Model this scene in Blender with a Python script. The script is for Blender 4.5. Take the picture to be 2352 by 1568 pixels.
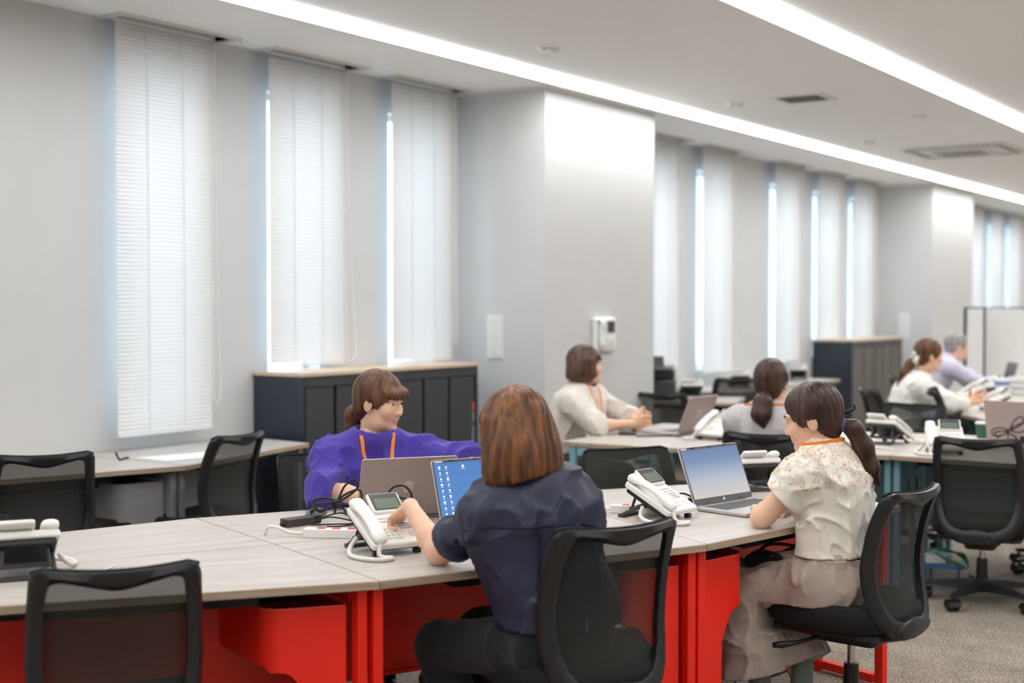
import bpy, bmesh, math, random
import numpy as np
from mathutils import Matrix, Vector

scene = bpy.context.scene
for o in list(bpy.data.objects):
    bpy.data.objects.remove(o, do_unlink=True)
COL = scene.collection
random.seed(7)
PI = math.pi

# ------------------------------------------------------------------ camera, world, exposure
CAM_H = 1.5
F_PX = 3120.0
PITCH = math.atan(86.0 / F_PX)
YAW = math.atan(2094.0 / F_PX)
cam_data = bpy.data.cameras.new('camera')
cam_data.sensor_fit = 'HORIZONTAL'
cam_data.sensor_width = 36.0
cam_data.lens = 36.0 * F_PX / 2352.0
cam_data.clip_start = 0.05
cam_data.clip_end = 200.0
cam_data.dof.use_dof = True
cam_data.dof.focus_distance = 4.75
cam_data.dof.aperture_fstop = 1.8
cam = bpy.data.objects.new('camera', cam_data)
cam.location = (0, 0, CAM_H)
fwd = Vector((math.cos(YAW) * math.cos(PITCH), math.sin(YAW) * math.cos(PITCH), -math.sin(PITCH)))
cam.rotation_euler = fwd.to_track_quat('-Z', 'Y').to_euler()
COL.objects.link(cam)
scene.camera = cam

SKY_STRENGTH = 4.2
LAMP_STRENGTH = 13.0
EXPOSURE = 0.40
world = bpy.data.worlds.new('world')
scene.world = world
world.use_nodes = True
bg = world.node_tree.nodes['Background']
bg.inputs[0].default_value = (0.66, 0.83, 1.0, 1)
bg.inputs[1].default_value = SKY_STRENGTH
vs = scene.view_settings
vs.view_transform = 'Standard'
vs.look = 'None'
vs.exposure = EXPOSURE
vs.gamma = 1.0
vs.use_curve_mapping = False

# ------------------------------------------------------------------ materials
def lin(c):
    c = c / 255.0
    return c / 12.92 if c <= 0.04045 else ((c + 0.055) / 1.055) ** 2.4
def rgb(r, g, b):
    return (lin(r), lin(g), lin(b), 1.0)
MATS = {}
def nt_of(name):
    m = bpy.data.materials.new(name)
    m.use_nodes = True
    nt = m.node_tree
    return m, nt, nt.nodes['Principled BSDF']
def mat(name, col, rough=0.5, metal=0.0, vary=0.0, vscale=30.0, bump=0.0, bscale=200.0, sss=0.0, sheen=0.0, stretch=None, coat=0.0, spec=None):
    """principled material with procedural colour variation and fine bump, in object space"""
    if name in MATS:
        return MATS[name]
    m, nt, b = nt_of(name)
    b.inputs['Roughness'].default_value = rough
    b.inputs['Metallic'].default_value = metal
    if spec is not None:
        b.inputs['Specular IOR Level'].default_value = spec
    if sss:
        b.inputs['Subsurface Weight'].default_value = sss
        b.inputs['Subsurface Radius'].default_value = (0.012, 0.005, 0.003)
        b.inputs['Subsurface Scale'].default_value = 1.0
    if sheen:
        b.inputs['Sheen Weight'].default_value = sheen
    if coat:
        b.inputs['Coat Weight'].default_value = coat
    tc = nt.nodes.new('ShaderNodeTexCoord')
    mp = nt.nodes.new('ShaderNodeMapping')
    nt.links.new(tc.outputs['Object'], mp.inputs[0])
    if stretch:
        mp.inputs['Scale'].default_value = stretch
    n = nt.nodes.new('ShaderNodeTexNoise')
    n.inputs['Scale'].default_value = vscale
    n.inputs['Detail'].default_value = 3
    nt.links.new(mp.outputs[0], n.inputs['Vector'])
    r = nt.nodes.new('ShaderNodeValToRGB')
    v = vary if vary else 0.02
    r.color_ramp.elements[0].position = 0.3
    r.color_ramp.elements[1].position = 0.7
    r.color_ramp.elements[0].color = tuple(max(0, c * (1 - v)) for c in col[:3]) + (1,)
    r.color_ramp.elements[1].color = tuple(min(1, c * (1 + v)) for c in col[:3]) + (1,)
    nt.links.new(n.outputs['Fac'], r.inputs[0])
    nt.links.new(r.outputs[0], b.inputs['Base Color'])
    if bump:
        n2 = nt.nodes.new('ShaderNodeTexNoise')
        n2.inputs['Scale'].default_value = bscale
        n2.inputs['Detail'].default_value = 2
        nt.links.new(mp.outputs[0], n2.inputs['Vector'])
        bp = nt.nodes.new('ShaderNodeBump')
        bp.inputs['Strength'].default_value = bump
        bp.inputs['Distance'].default_value = 0.002
        nt.links.new(n2.outputs['Fac'], bp.inputs['Height'])
        nt.links.new(bp.outputs[0], b.inputs['Normal'])
    MATS[name] = m
    return m
def emat(name, col, strength):
    if name in MATS:
        return MATS[name]
    m, nt, b = nt_of(name)
    b.inputs['Base Color'].default_value = (0.8, 0.8, 0.8, 1)
    b.inputs['Emission Color'].default_value = col
    b.inputs['Emission Strength'].default_value = strength
    MATS[name] = m
    return m

def wood_mat(name, c1, c2, c3, scale=(1.2, 14, 14)):
    m, nt, b = nt_of(name)
    tc = nt.nodes.new('ShaderNodeTexCoord')
    mp = nt.nodes.new('ShaderNodeMapping')
    mp.inputs['Scale'].default_value = scale
    nt.links.new(tc.outputs['Object'], mp.inputs[0])
    n = nt.nodes.new('ShaderNodeTexNoise')
    n.inputs['Scale'].default_value = 1.6
    n.inputs['Detail'].default_value = 5
    n.inputs['Roughness'].default_value = 0.6
    n.inputs['Distortion'].default_value = 0.6
    nt.links.new(mp.outputs[0], n.inputs['Vector'])
    r = nt.nodes.new('ShaderNodeValToRGB')
    e = r.color_ramp.elements
    e[0].position = 0.30; e[0].color = c1
    e[1].position = 0.68; e[1].color = c3
    x = e.new(0.5); x.color = c2
    nt.links.new(n.outputs['Fac'], r.inputs[0])
    nt.links.new(r.outputs[0], b.inputs['Base Color'])
    b.inputs['Roughness'].default_value = 0.42
    bp = nt.nodes.new('ShaderNodeBump')
    bp.inputs['Strength'].default_value = 0.05
    bp.inputs['Distance'].default_value = 0.001
    nt.links.new(n.outputs['Fac'], bp.inputs['Height'])
    nt.links.new(bp.outputs[0], b.inputs['Normal'])
    MATS[name] = m
    return m
M_WOOD = wood_mat('pale_oak', rgb(175, 166, 157), rgb(188, 180, 172), rgb(198, 191, 184))
M_WOODEDGE = wood_mat('oak_edge', rgb(150, 130, 110), rgb(176, 156, 134), rgb(190, 172, 150), (1.2, 30, 30))
M_CABTOP = wood_mat('cabinet_oak', rgb(205, 178, 150), rgb(218, 194, 168), rgb(226, 206, 182))

def carpet_mat():
    m, nt, b = nt_of('loop_carpet')
    tc = nt.nodes.new('ShaderNodeTexCoord')
    mp = nt.nodes.new('ShaderNodeMapping')
    mp.inputs['Rotation'].default_value = (0, 0, math.radians(-14))
    nt.links.new(tc.outputs['Object'], mp.inputs[0])
    w = nt.nodes.new('ShaderNodeTexWave')
    w.inputs['Scale'].default_value = 22
    w.inputs['Distortion'].default_value = 3.0
    w.inputs['Detail'].default_value = 2
    w.inputs['Detail Scale'].default_value = 3.0
    nt.links.new(mp.outputs[0], w.inputs['Vector'])
    n = nt.nodes.new('ShaderNodeTexNoise')
    n.inputs['Scale'].default_value = 120
    n.inputs['Detail'].default_value = 3
    nt.links.new(mp.outputs[0], n.inputs['Vector'])
    n3 = nt.nodes.new('ShaderNodeTexNoise')
    n3.inputs['Scale'].default_value = 5
    nt.links.new(mp.outputs[0], n3.inputs['Vector'])
    mx = nt.nodes.new('ShaderNodeMath'); mx.operation = 'MULTIPLY_ADD'
    mx.inputs[1].default_value = 0.30
    nt.links.new(w.outputs['Fac'], mx.inputs[0])
    nt.links.new(n.outputs['Fac'], mx.inputs[2])
    mx2 = nt.nodes.new('ShaderNodeMath'); mx2.operation = 'MULTIPLY_ADD'
    mx2.inputs[1].default_value = 0.18
    nt.links.new(n3.outputs['Fac'], mx2.inputs[0])
    nt.links.new(mx.outputs[0], mx2.inputs[2])
    r = nt.nodes.new('ShaderNodeValToRGB')
    e = r.color_ramp.elements
    e[0].position = 0.50; e[0].color = rgb(52, 46, 40)
    e[1].position = 0.92; e[1].color = rgb(200, 186, 170)
    x = e.new(0.71); x.color = rgb(122, 111, 100)
    nt.links.new(mx2.outputs[0], r.inputs[0])
    nt.links.new(r.outputs[0], b.inputs['Base Color'])
    b.inputs['Roughness'].default_value = 0.95
    bp = nt.nodes.new('ShaderNodeBump')
    bp.inputs['Strength'].default_value = 0.7
    bp.inputs['Distance'].default_value = 0.004
    nt.links.new(mx.outputs[0], bp.inputs['Height'])
    nt.links.new(bp.outputs[0], b.inputs['Normal'])
    return m
M_CARPET = carpet_mat()
M_WALL = mat('wall_paint', rgb(215, 215, 214), 0.85, vary=0.012, vscale=6, bump=0.06, bscale=350)
M_CEIL = mat('ceiling_paint', rgb(252, 252, 252), 0.9, vary=0.012, vscale=4, bump=0.05, bscale=260)
M_WHITE = mat('white_plastic', rgb(238, 238, 235), 0.38)
M_TRIM = mat('white_trim', rgb(232, 231, 228), 0.45)
M_SLAT = mat('slat_white', rgb(238, 238, 237), 0.45, vary=0.01)
def add_translucency(m, col, f):
    nt = m.node_tree
    b = nt.nodes['Principled BSDF']
    tl = nt.nodes.new('ShaderNodeBsdfTranslucent'); tl.inputs[0].default_value = col
    mx = nt.nodes.new('ShaderNodeMixShader'); mx.inputs[0].default_value = f
    nt.links.new(b.outputs[0], mx.inputs[1]); nt.links.new(tl.outputs[0], mx.inputs[2])
    nt.links.new(mx.outputs[0], nt.nodes['Material Output'].inputs[0])
add_translucency(M_SLAT, (0.9, 0.9, 0.9, 1), 0.02)
M_RED = mat('red_powder_coat', rgb(254, 40, 20), 0.42, bump=0.05, bscale=700)
M_BLUE = mat('blue_powder_coat', rgb(122, 168, 184), 0.45, bump=0.05, bscale=700)
M_YELLOW = mat('yellow_powder_coat', rgb(238, 196, 30), 0.45, bump=0.05, bscale=700)
M_GREEN = mat('green_powder_coat', rgb(28, 84, 66), 0.45, bump=0.05, bscale=700)
M_GREY = mat('grey_powder_coat', rgb(140, 139, 142), 0.45, bump=0.05, bscale=700)
M_DARK = mat('charcoal_steel', rgb(62, 62, 65), 0.42, bump=0.05, bscale=600)
M_DARKNAVY = mat('navy_steel', rgb(44, 50, 62), 0.32)
M_GAP = mat('black_gap', rgb(12, 13, 15), 0.6)
M_BLACK = mat('black_plastic', rgb(24, 24, 26), 0.42, bump=0.05, bscale=900)
M_FRAME = mat('chair_frame_black', rgb(30, 30, 33), 0.38, bump=0.04, bscale=900)
M_SEAT = mat('seat_fabric', rgb(17, 17, 19), 0.92, vary=0.25, vscale=500, bump=0.3, bscale=900)
M_CHROME = mat('chrome', rgb(190, 190, 195), 0.15, metal=1.0)
M_SILVER = mat('laptop_silver', rgb(196, 190, 190), 0.38, metal=0.35)
M_LIDROSE = mat('laptop_lid_rose', rgb(176, 158, 152), 0.38, metal=0.3)
M_KEYS = mat('laptop_keys', rgb(92, 92, 96), 0.5)
M_BEZEL = mat('laptop_bezel', rgb(84, 84, 88), 0.45)
M_PHONE = mat('phone_white', rgb(236, 233, 228), 0.35)
M_PHONEKEY = mat('phone_key', rgb(222, 220, 216), 0.45)
M_LCD = mat('phone_display', rgb(104, 118, 104), 0.2)
M_LCDDARK = mat('phone_display_frame', rgb(70, 66, 70), 0.25)
M_PAPER = mat('paper_white', rgb(236, 236, 238), 0.8)
M_CORDW = mat('cord_white', rgb(232, 228, 220), 0.5)
M_CORDB = mat('cord_black', rgb(20, 20, 21), 0.45)
M_REDSW = mat('switch_red', rgb(232, 88, 74), 0.4)
M_ORANGE = mat('lanyard_orange', rgb(250, 140, 40), 0.6)
M_CUPBLUE = mat('cup_blue', rgb(40, 92, 216), 0.45)
M_GREENCUP = mat('cup_green', rgb(46, 98, 76), 0.35)
M_WBOARD = mat('whiteboard_panel', rgb(232, 232, 230), 0.3)
M_CABLEG = mat('cable_green', rgb(70, 140, 60), 0.5)
M_CABLEB = mat('cable_blue', rgb(70, 150, 190), 0.5)
M_TRAYBLUE = mat('tray_blue', rgb(40, 118, 168), 0.45)
M_BROWNBOX = mat('adapter_brown', rgb(66, 54, 52), 0.5)
M_GREYVENT = mat('vent_grille_grey', rgb(150, 148, 146), 0.6)

def mesh_fabric(name, col, transp):
    m, nt, b = nt_of(name)
    b.inputs['Base Color'].default_value = col
    b.inputs['Roughness'].default_value = 0.85
    tc = nt.nodes.new('ShaderNodeTexCoord')
    mp = nt.nodes.new('ShaderNodeMapping')
    nt.links.new(tc.outputs['Object'], mp.inputs[0])
    w1 = nt.nodes.new('ShaderNodeTexWave'); w1.bands_direction = 'X'
    w1.inputs['Scale'].default_value = 105
    w2 = nt.nodes.new('ShaderNodeTexWave'); w2.bands_direction = 'Z'
    w2.inputs['Scale'].default_value = 105
    for w in (w1, w2):
        nt.links.new(mp.outputs[0], w.inputs['Vector'])
    mu = nt.nodes.new('ShaderNodeMath'); mu.operation = 'MULTIPLY'
    nt.links.new(w1.outputs['Fac'], mu.inputs[0])
    nt.links.new(w2.outputs['Fac'], mu.inputs[1])
    sc = nt.nodes.new('ShaderNodeMath'); sc.operation = 'MULTIPLY'
    sc.inputs[1].default_value = transp
    sc.use_clamp = True
    nt.links.new(mu.outputs[0], sc.inputs[0])
    tr = nt.nodes.new('ShaderNodeBsdfTransparent')
    mix = nt.nodes.new('ShaderNodeMixShader')
    out = nt.nodes['Material Output']
    nt.links.new(sc.outputs[0], mix.inputs[0])
    nt.links.new(b.outputs[0], mix.inputs[1])
    nt.links.new(tr.outputs[0], mix.inputs[2])
    nt.links.new(mix.outputs[0], out.inputs[0])
    MATS[name] = m
    return m
M_MESH = mesh_fabric('chair_mesh', rgb(40, 41, 37), 0.75)

def glass_mat():
    m, nt, b = nt_of('window_glass')
    tr = nt.nodes.new('ShaderNodeBsdfTransparent')
    tr.inputs[0].default_value = (0.95, 0.98, 1.0, 1)
    gl = nt.nodes.new('ShaderNodeBsdfGlossy')
    gl.inputs['Roughness'].default_value = 0.02
    mix = nt.nodes.new('ShaderNodeMixShader')
    mix.inputs[0].default_value = 0.06
    nt.links.new(tr.outputs[0], mix.inputs[1])
    nt.links.new(gl.outputs[0], mix.inputs[2])
    nt.links.new(mix.outputs[0], nt.nodes['Material Output'].inputs[0])
    return m
M_GLASS = glass_mat()

# ------------------------------------------------------------------ mesh helpers
class MB:
    """collects simple solids and links them as one mesh object"""
    def __init__(s):
        s.v = []; s.f = []; s.mi = []; s.m = 0
    def add(s, vs, fs):
        n = len(s.v)
        s.v += [tuple(p) for p in vs]
        s.f += [tuple(i + n for i in f) for f in fs]
        s.mi += [s.m] * len(fs)
        return s
    def box(s, x0, x1, y0, y1, z0, z1, M=None):
        vs = [(x, y, z) for z in (z0, z1) for y in (y0, y1) for x in (x0, x1)]
        if M is not None:
            vs = [M @ Vector(p) for p in vs]
        return s.add(vs, [(0, 2, 3, 1), (4, 5, 7, 6), (0, 1, 5, 4), (2, 6, 7, 3), (0, 4, 6, 2), (1, 3, 7, 5)])
    def cbox(s, c, d, M=None):
        return s.box(c[0] - d[0] / 2, c[0] + d[0] / 2, c[1] - d[1] / 2, c[1] + d[1] / 2, c[2] - d[2] / 2, c[2] + d[2] / 2, M)
    def rbox(s, x0, x1, y0, y1, z0, z1, r, seg=3, e=None, M=None):
        """box with rounded vertical corners and chamfered top and bottom edges"""
        pts = rrect(x0, x1, y0, y1, r, seg)
        e = min(r, (z1 - z0) * 0.3) * 0.5 if e is None else e
        return s.prism(pts, z0, z1, e, M)
    def prism(s, pts, z0, z1, e=0.0, M=None):
        n = len(pts)
        if e > 0:
            ins = inset(pts, e)
            rings = [(ins, z0), (pts, z0 + e), (pts, z1 - e), (ins, z1)]
        else:
            rings = [(pts, z0), (pts, z1)]
        vs = [(p[0], p[1], z) for r, z in rings for p in r]
        fs = []
        for k in range(len(rings) - 1):
            for i in range(n):
                j = (i + 1) % n
                fs.append((k * n + i, k * n + j, (k + 1) * n + j, (k + 1) * n + i))
        fs.append(tuple(reversed(range(n))))
        fs.append(tuple((len(rings) - 1) * n + i for i in range(n)))
        if M is not None:
            vs = [M @ Vector(p) for p in vs]
        return s.add(vs, fs)
    def tube(s, path, r, seg=8, cap=True, M=None):
        P = [Vector(p) for p in path]
        n = len(P)
        R = r if isinstance(r, (list, tuple)) else [r] * n
        vs = []
        up = None
        for i in range(n):
            t = (P[min(i + 1, n - 1)] - P[max(i - 1, 0)])
            t = t.normalized() if t.length > 1e-9 else Vector((0, 0, 1))
            if up is None:
                up = Vector((0, 0, 1)) if abs(t.z) < 0.9 else Vector((1, 0, 0))
            a = t.cross(up)
            if a.length < 1e-6:
                a = t.cross(Vector((0, 1, 0)))
            a.normalize()
            b = a.cross(t).normalized()
            up = b
            for k in range(seg):
                an = 2 * PI * k / seg
                vs.append(P[i] + a * (R[i] * math.cos(an)) + b * (R[i] * math.sin(an)))
        fs = []
        for i in range(n - 1):
            for k in range(seg):
                l = (k + 1) % seg
                fs.append((i * seg + k, i * seg + l, (i + 1) * seg + l, (i + 1) * seg + k))
        if cap:
            fs.append(tuple(reversed(range(seg))))
            fs.append(tuple((n - 1) * seg + k for k in range(seg)))
        if M is not None:
            vs = [M @ p for p in vs]
        return s.add(vs, fs)
    def lathe(s, prof, seg=20, c=(0, 0, 0), M=None):
        vs = []
        for r, z in prof:
            for k in range(seg):
                a = 2 * PI * k / seg
                vs.append((c[0] + r * math.cos(a), c[1] + r * math.sin(a), c[2] + z))
        fs = []
        n = len(prof)
        for i in range(n - 1):
            for k in range(seg):
                l = (k + 1) % seg
                fs.append((i * seg + k, i * seg + l, (i + 1) * seg + l, (i + 1) * seg + k))
        fs.append(tuple(reversed(range(seg))))
        fs.append(tuple((n - 1) * seg + k for k in range(seg)))
        if M is not None:
            vs = [M @ Vector(p) for p in vs]
        return s.add(vs, fs)
    def loft(s, rings, closed=True, cap=True):
        n = len(rings[0])
        vs = [p for r in rings for p in r]
        fs = []
        for i in range(len(rings) - 1):
            for k in range(n if closed else n - 1):
                l = (k + 1) % n
                fs.append((i * n + k, i * n + l, (i + 1) * n + l, (i + 1) * n + k))
        if cap and closed:
            fs.append(tuple(reversed(range(n))))
            fs.append(tuple((len(rings) - 1) * n + k for k in range(n)))
        return s.add(vs, fs)
    def data(s, name, mats, smooth=False, fix=True):
        me = bpy.data.meshes.new(name)
        me.from_pydata([tuple(p) for p in s.v], [], s.f)
        if not isinstance(mats, (list, tuple)):
            mats = [mats]
        for m in mats:
            me.materials.append(m)
        if len(mats) > 1:
            me.polygons.foreach_set('material_index', s.mi)
        if fix:
            bm = bmesh.new(); bm.from_mesh(me)
            bmesh.ops.recalc_face_normals(bm, faces=bm.faces)
            bm.to_mesh(me); bm.free()
        if smooth:
            me.polygons.foreach_set('use_smooth', [True] * len(me.polygons))
            if smooth is not True:
                me.set_sharp_from_angle(angle=math.radians(smooth))
        me.update()
        return me
    def build(s, name, mats, parent=None, smooth=False):
        return link(name, s.data(name, mats, smooth), parent)

def rrect(x0, x1, y0, y1, r, seg=4):
    r = min(r, (x1 - x0) / 2 - 1e-5, (y1 - y0) / 2 - 1e-5)
    pts = []
    for cx, cy, a0 in ((x1 - r, y1 - r, 0), (x0 + r, y1 - r, 90), (x0 + r, y0 + r, 180), (x1 - r, y0 + r, 270)):
        for k in range(seg + 1):
            a = math.radians(a0 + 90 * k / seg)
            pts.append((cx + r * math.cos(a), cy + r * math.sin(a)))
    return pts
def inset(pts, e):
    n = len(pts)
    area = sum(pts[i][0] * pts[(i + 1) % n][1] - pts[(i + 1) % n][0] * pts[i][1] for i in range(n))
    sg = 1 if area > 0 else -1
    out = []
    for i in range(n):
        p0 = Vector(pts[i - 1]); p1 = Vector(pts[i]); p2 = Vector(pts[(i + 1) % n])
        d1 = (p1 - p0); d2 = (p2 - p1)
        n1 = Vector((-d1.y, d1.x)).normalized() if d1.length > 1e-9 else Vector((0, 0))
        n2 = Vector((-d2.y, d2.x)).normalized() if d2.length > 1e-9 else n1
        b = (n1 + n2)
        b = b / max(b.length_squared / 2, 0.3) if b.length > 1e-9 else n1
        out.append((p1.x + sg * e * b.x, p1.y + sg * e * b.y))
    return out
def link(name, me, parent=None, loc=None, rot=None):
    o = bpy.data.objects.new(name, me)
    COL.objects.link(o)
    if parent is not None:
        o.parent = parent
    if loc is not None:
        o.location = loc
    if rot is not None:
        o.rotation_euler = rot
    return o
def tag(o, label=None, cat=None, group=None, kind=None):
    if label: o['label'] = label
    if cat: o['category'] = cat
    if group: o['group'] = group
    if kind: o['kind'] = kind
    return o
def thing(name, label, cat, loc=(0, 0, 0), heading=90.0, group=None):
    """Empty at the base of a thing; local +Y points along the heading (degrees from +X)"""
    o = bpy.data.objects.new(name, None)
    o.empty_display_size = 0.1
    COL.objects.link(o)
    o.location = loc
    o.rotation_euler = (0, 0, math.radians(heading - 90.0))
    return tag(o, label, cat, group)
def struct(name, me, parent=None):
    o = link(name, me, parent)
    if parent is None:
        o['kind'] = 'structure'
    return o
def spline(pts, n=8):
    """Catmull-Rom through points"""
    P = [Vector(p) for p in pts]
    out = []
    for i in range(len(P) - 1):
        p0 = P[max(i - 1, 0)]; p1 = P[i]; p2 = P[i + 1]; p3 = P[min(i + 2, len(P) - 1)]
        for k in range(n):
            t = k / n
            out.append(0.5 * ((2 * p1) + (p2 - p0) * t + (2 * p0 - 5 * p1 + 4 * p2 - p3) * t * t + (3 * p1 - p0 - 3 * p2 + p3) * t ** 3))
    out.append(P[-1])
    return out

# ------------------------------------------------------------------ the room
YW = 5.77; HC = 3.0; X0 = -5.0; X1 = 26.0; Y0 = -8.0
BLINDS = [(4.735, 0.800), (5.865, 1.127), (7.010, 1.108), (10.49, 0.92), (11.66, 0.84), (13.40, 0.88), (14.62, 1.09), (15.78, 1.09), (20.80, 0.9), (21.95, 0.9), (23.10, 0.9)]
BW = 0.66; YB = 5.66; POCKET = 0.81; YP = 5.60
m = MB(); m.box(X0, X1, Y0, YW + 0.25, -0.1, 0.0)
struct('floor', m.data('floor', M_CARPET))
# ceiling with a recessed blind pocket over every window
m = MB()
m.box(X0, X1, Y0, YP, HC, HC + 0.05)
xs = X0
for xl, zb in BLINDS:
    m.box(xs, xl, YP, YW, HC, HC + 0.05)
    a, b = xl, xl + POCKET
    t = HC + 0.12
    m.box(a - 0.01, b + 0.01, YP - 0.01, YW + 0.01, t, t + 0.02)
    m.box(a - 0.01, a, YP, YW, HC, t); m.box(b, b + 0.01, YP, YW, HC, t)
    m.box(a, b, YP - 0.01, YP, HC, t); m.box(a, b, YW - 0.002, YW + 0.01, HC, t)
    xs = b
m.box(xs, X1, YP, YW, HC, HC + 0.05)
struct('ceiling', m.data('ceiling', M_CEIL))
# window wall: piers between narrow openings
m = MB()
ZS, ZT = 0.86, 2.78
xs = X0
for xl, zb in BLINDS:
    a, b = xl + 0.10, xl + 0.56
    m.box(xs, a, YW, YW + 0.25, 0, HC)
    m.box(a, b, YW, YW + 0.25, 0, ZS)
    m.box(a, b, YW, YW + 0.25, ZT, HC)
    xs = b
m.box(xs, X1, YW, YW + 0.25, 0, HC)
struct('wall_left', m.data('wall_left', M_WALL))
m = MB(); m.box(X0 - 0.2, X1 + 0.2, Y0 - 0.2, Y0, 0, HC); struct('wall_right', m.data('wall_right', M_WALL))
m = MB(); m.box(X0 - 0.2, X0, Y0, YW + 0.25, 0, HC); struct('wall_near', m.data('wall_near', M_WALL))
m = MB(); m.box(X1, X1 + 0.2, Y0, YW + 0.25, 0, HC); struct('wall_far', m.data('wall_far', M_WALL))
for k, (a, b, y) in enumerate(((7.905, 9.494, 5.03), (16.95, 18.75, 5.08))):
    m = MB(); m.box(a, b, y, YW, 0, HC)
    struct('wall_pillar_%d' % (k + 1), m.data('wall_pillar', M_WALL))
    m = MB(); m.box(a - 0.012, b + 0.012, y - 0.012, YW, HC - 0.02, HC)
    struct('trim_%d' % (k + 1), m.data('trim', M_TRIM))
m = MB()
xs = X0
for a, b in ((7.905, 9.494), (16.95, 18.75)):
    m.box(xs, a, YW - 0.01, YW, 0, 0.06); xs = b
m.box(xs, X1, YW - 0.01, YW, 0, 0.06)
struct('baseboard_left', m.data('baseboard_left', M_DARK))
# windows with frame and pane
for k, (xl, zb) in enumerate(BLINDS):
    a, b = xl + 0.10, xl + 0.56
    f = MB()
    for bx in ((a, a + 0.035, ZS, ZT), (b - 0.035, b, ZS, ZT), (a, b, ZS, ZS + 0.035), (a, b, ZT - 0.035, ZT)):
        f.box(bx[0], bx[1], YW + 0.12, YW + 0.17, bx[2], bx[3])
    w = struct('window_%d' % (k + 1), f.data('window_frame', M_TRIM))
    p = MB(); p.box(a + 0.03, b - 0.03, YW + 0.140, YW + 0.146, ZS + 0.03, ZT - 0.03)
    p.build('pane', M_GLASS, w)
    s = MB(); s.box(a - 0.0, b + 0.0, YW + 0.0, YW + 0.12, ZS - 0.0, ZS + 0.012)
    s.build('window_sill', M_TRIM, w)

# ------------------------------------------------------------------ venetian blinds
def slat_mesh(w, depth=0.0275, tilt=64, thick=0.0007, seg=4):
    ring_t = []; ring_b = []
    ta = math.radians(tilt)
    for k in range(seg + 1):
        u = -0.5 + k / seg
        c = 0.0032 * (1 - (2 * u) ** 2)
        d = u * depth
        # u=-0.5 is the room-side lower edge
        y = -(-d) * math.cos(ta) - c * math.sin(ta)
        z = d * math.sin(ta) + c * math.cos(ta) * -0.0 + c * 0.3
        ring_t.append((y, z)); ring_b.append((y + thick * math.sin(ta), z - thick * math.cos(ta)))
    mb = MB()
    prof = ring_t + ring_b[::-1]
    mb.loft([[(x, p[0], p[1]) for p in prof] for x in (0, w)])
    return mb.data('slat', M_SLAT, smooth=50)
SLAT = slat_mesh(BW)
PITCH_S = 0.0215
BL_LABEL = ['long white venetian blind nearest the camera, hanging down to the wall desk',
            'white venetian blind over the left half of the low cabinet, cord looping right',
            'white venetian blind between the low dark cabinet and the pillar',
            'white venetian blind half hidden by the right edge of the near pillar',
            'white venetian blind second past the near pillar, bright gap at its left',
            'white venetian blind right of the wide grey wall strip, behind the grey-top person',
            'white venetian blind over the left side of the distant dark cabinet',
            'white venetian blind next to the distant pillar, over the distant cabinet',
            'far white blind just past the distant pillar, above the partition',
            'far white blind second past the distant pillar', 'far white blind third past the distant pillar']
for k, (xl, zb) in enumerate(BLINDS):
    t = thing('venetian_blind', BL_LABEL[k], 'blind', (xl, YB, zb), 90, 'white blinds along the window wall')
    top = HC - 0.02 - zb
    m = MB(); m.box(0, BW, -0.014, 0.014, top - 0.0, top + 0.03); m.build('head_rail', M_TRIM, t)
    m = MB(); m.rbox(0, BW, -0.012, 0.012, 0, 0.014, 0.004); m.build('bottom_rail', M_TRIM, t)
    n = int((top - 0.03) / PITCH_S)
    if k < 3:
        for i in range(n):
            link('slat', SLAT, t, (0, 0, 0.032 + i * PITCH_S))
    else:
        m = MB()
        for i in range(n):
            z = 0.032 + i * PITCH_S
            m.add([(v.co.x, v.co.y, v.co.z + z) for v in SLAT.vertices], [tuple(p.vertices) for p in SLAT.polygons])
        o = m.build('slats', M_SLAT, t, smooth=50); o['kind'] = 'stuff'
    for x in (0.205, 0.455):
        m = MB(); m.box(x - 0.0035, x + 0.0035, -0.0145, -0.0135, 0.01, top); m.build('ladder_tape', M_TRIM, t)
    # operating cord loop
    if k < 8:
        lo = {0: 0.12, 1: -0.0, 2: 0.1}.get(k, 0.25)
        wv = {0: 0.045, 1: 0.085, 2: 0.03}.get(k, 0.05)
        x0 = BW - 0.012
        pts = [(x0, -0.03, top), (x0, -0.032, top * 0.5), (x0 - 0.004, -0.035, lo + 0.16), (x0 + 0.004, -0.035, lo + 0.06), (x0 + wv * 0.5, -0.035, lo + 0.015),
               (x0 + wv, -0.035, lo + 0.05), (x0 + wv + 0.008, -0.035, lo + 0.15), (x0 + wv * 0.7 + 0.005, -0.035, lo + 0.45), (x0 + 0.028, -0.032, top * 0.6), (x0 + 0.024, -0.03, top)]
        m = MB(); m.tube(spline(pts, 8), 0.0042, 6); m.build('pull_cord', M_CORDW, t, smooth=True)
    # frame around the ceiling pocket
    m = MB()
    a, b = xl, xl + POCKET
    m.box(a - 0.025, a, YP - 0.025, YW - 0.001, HC - 0.012, HC + 0.001); m.box(b, b + 0.025, YP - 0.025, YW - 0.001, HC - 0.012, HC + 0.001); m.box(a, b, YP - 0.025, YP, HC - 0.012, HC + 0.001)
    struct('trim_%d' % (k + 3), m.data('trim', M_TRIM))

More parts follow.
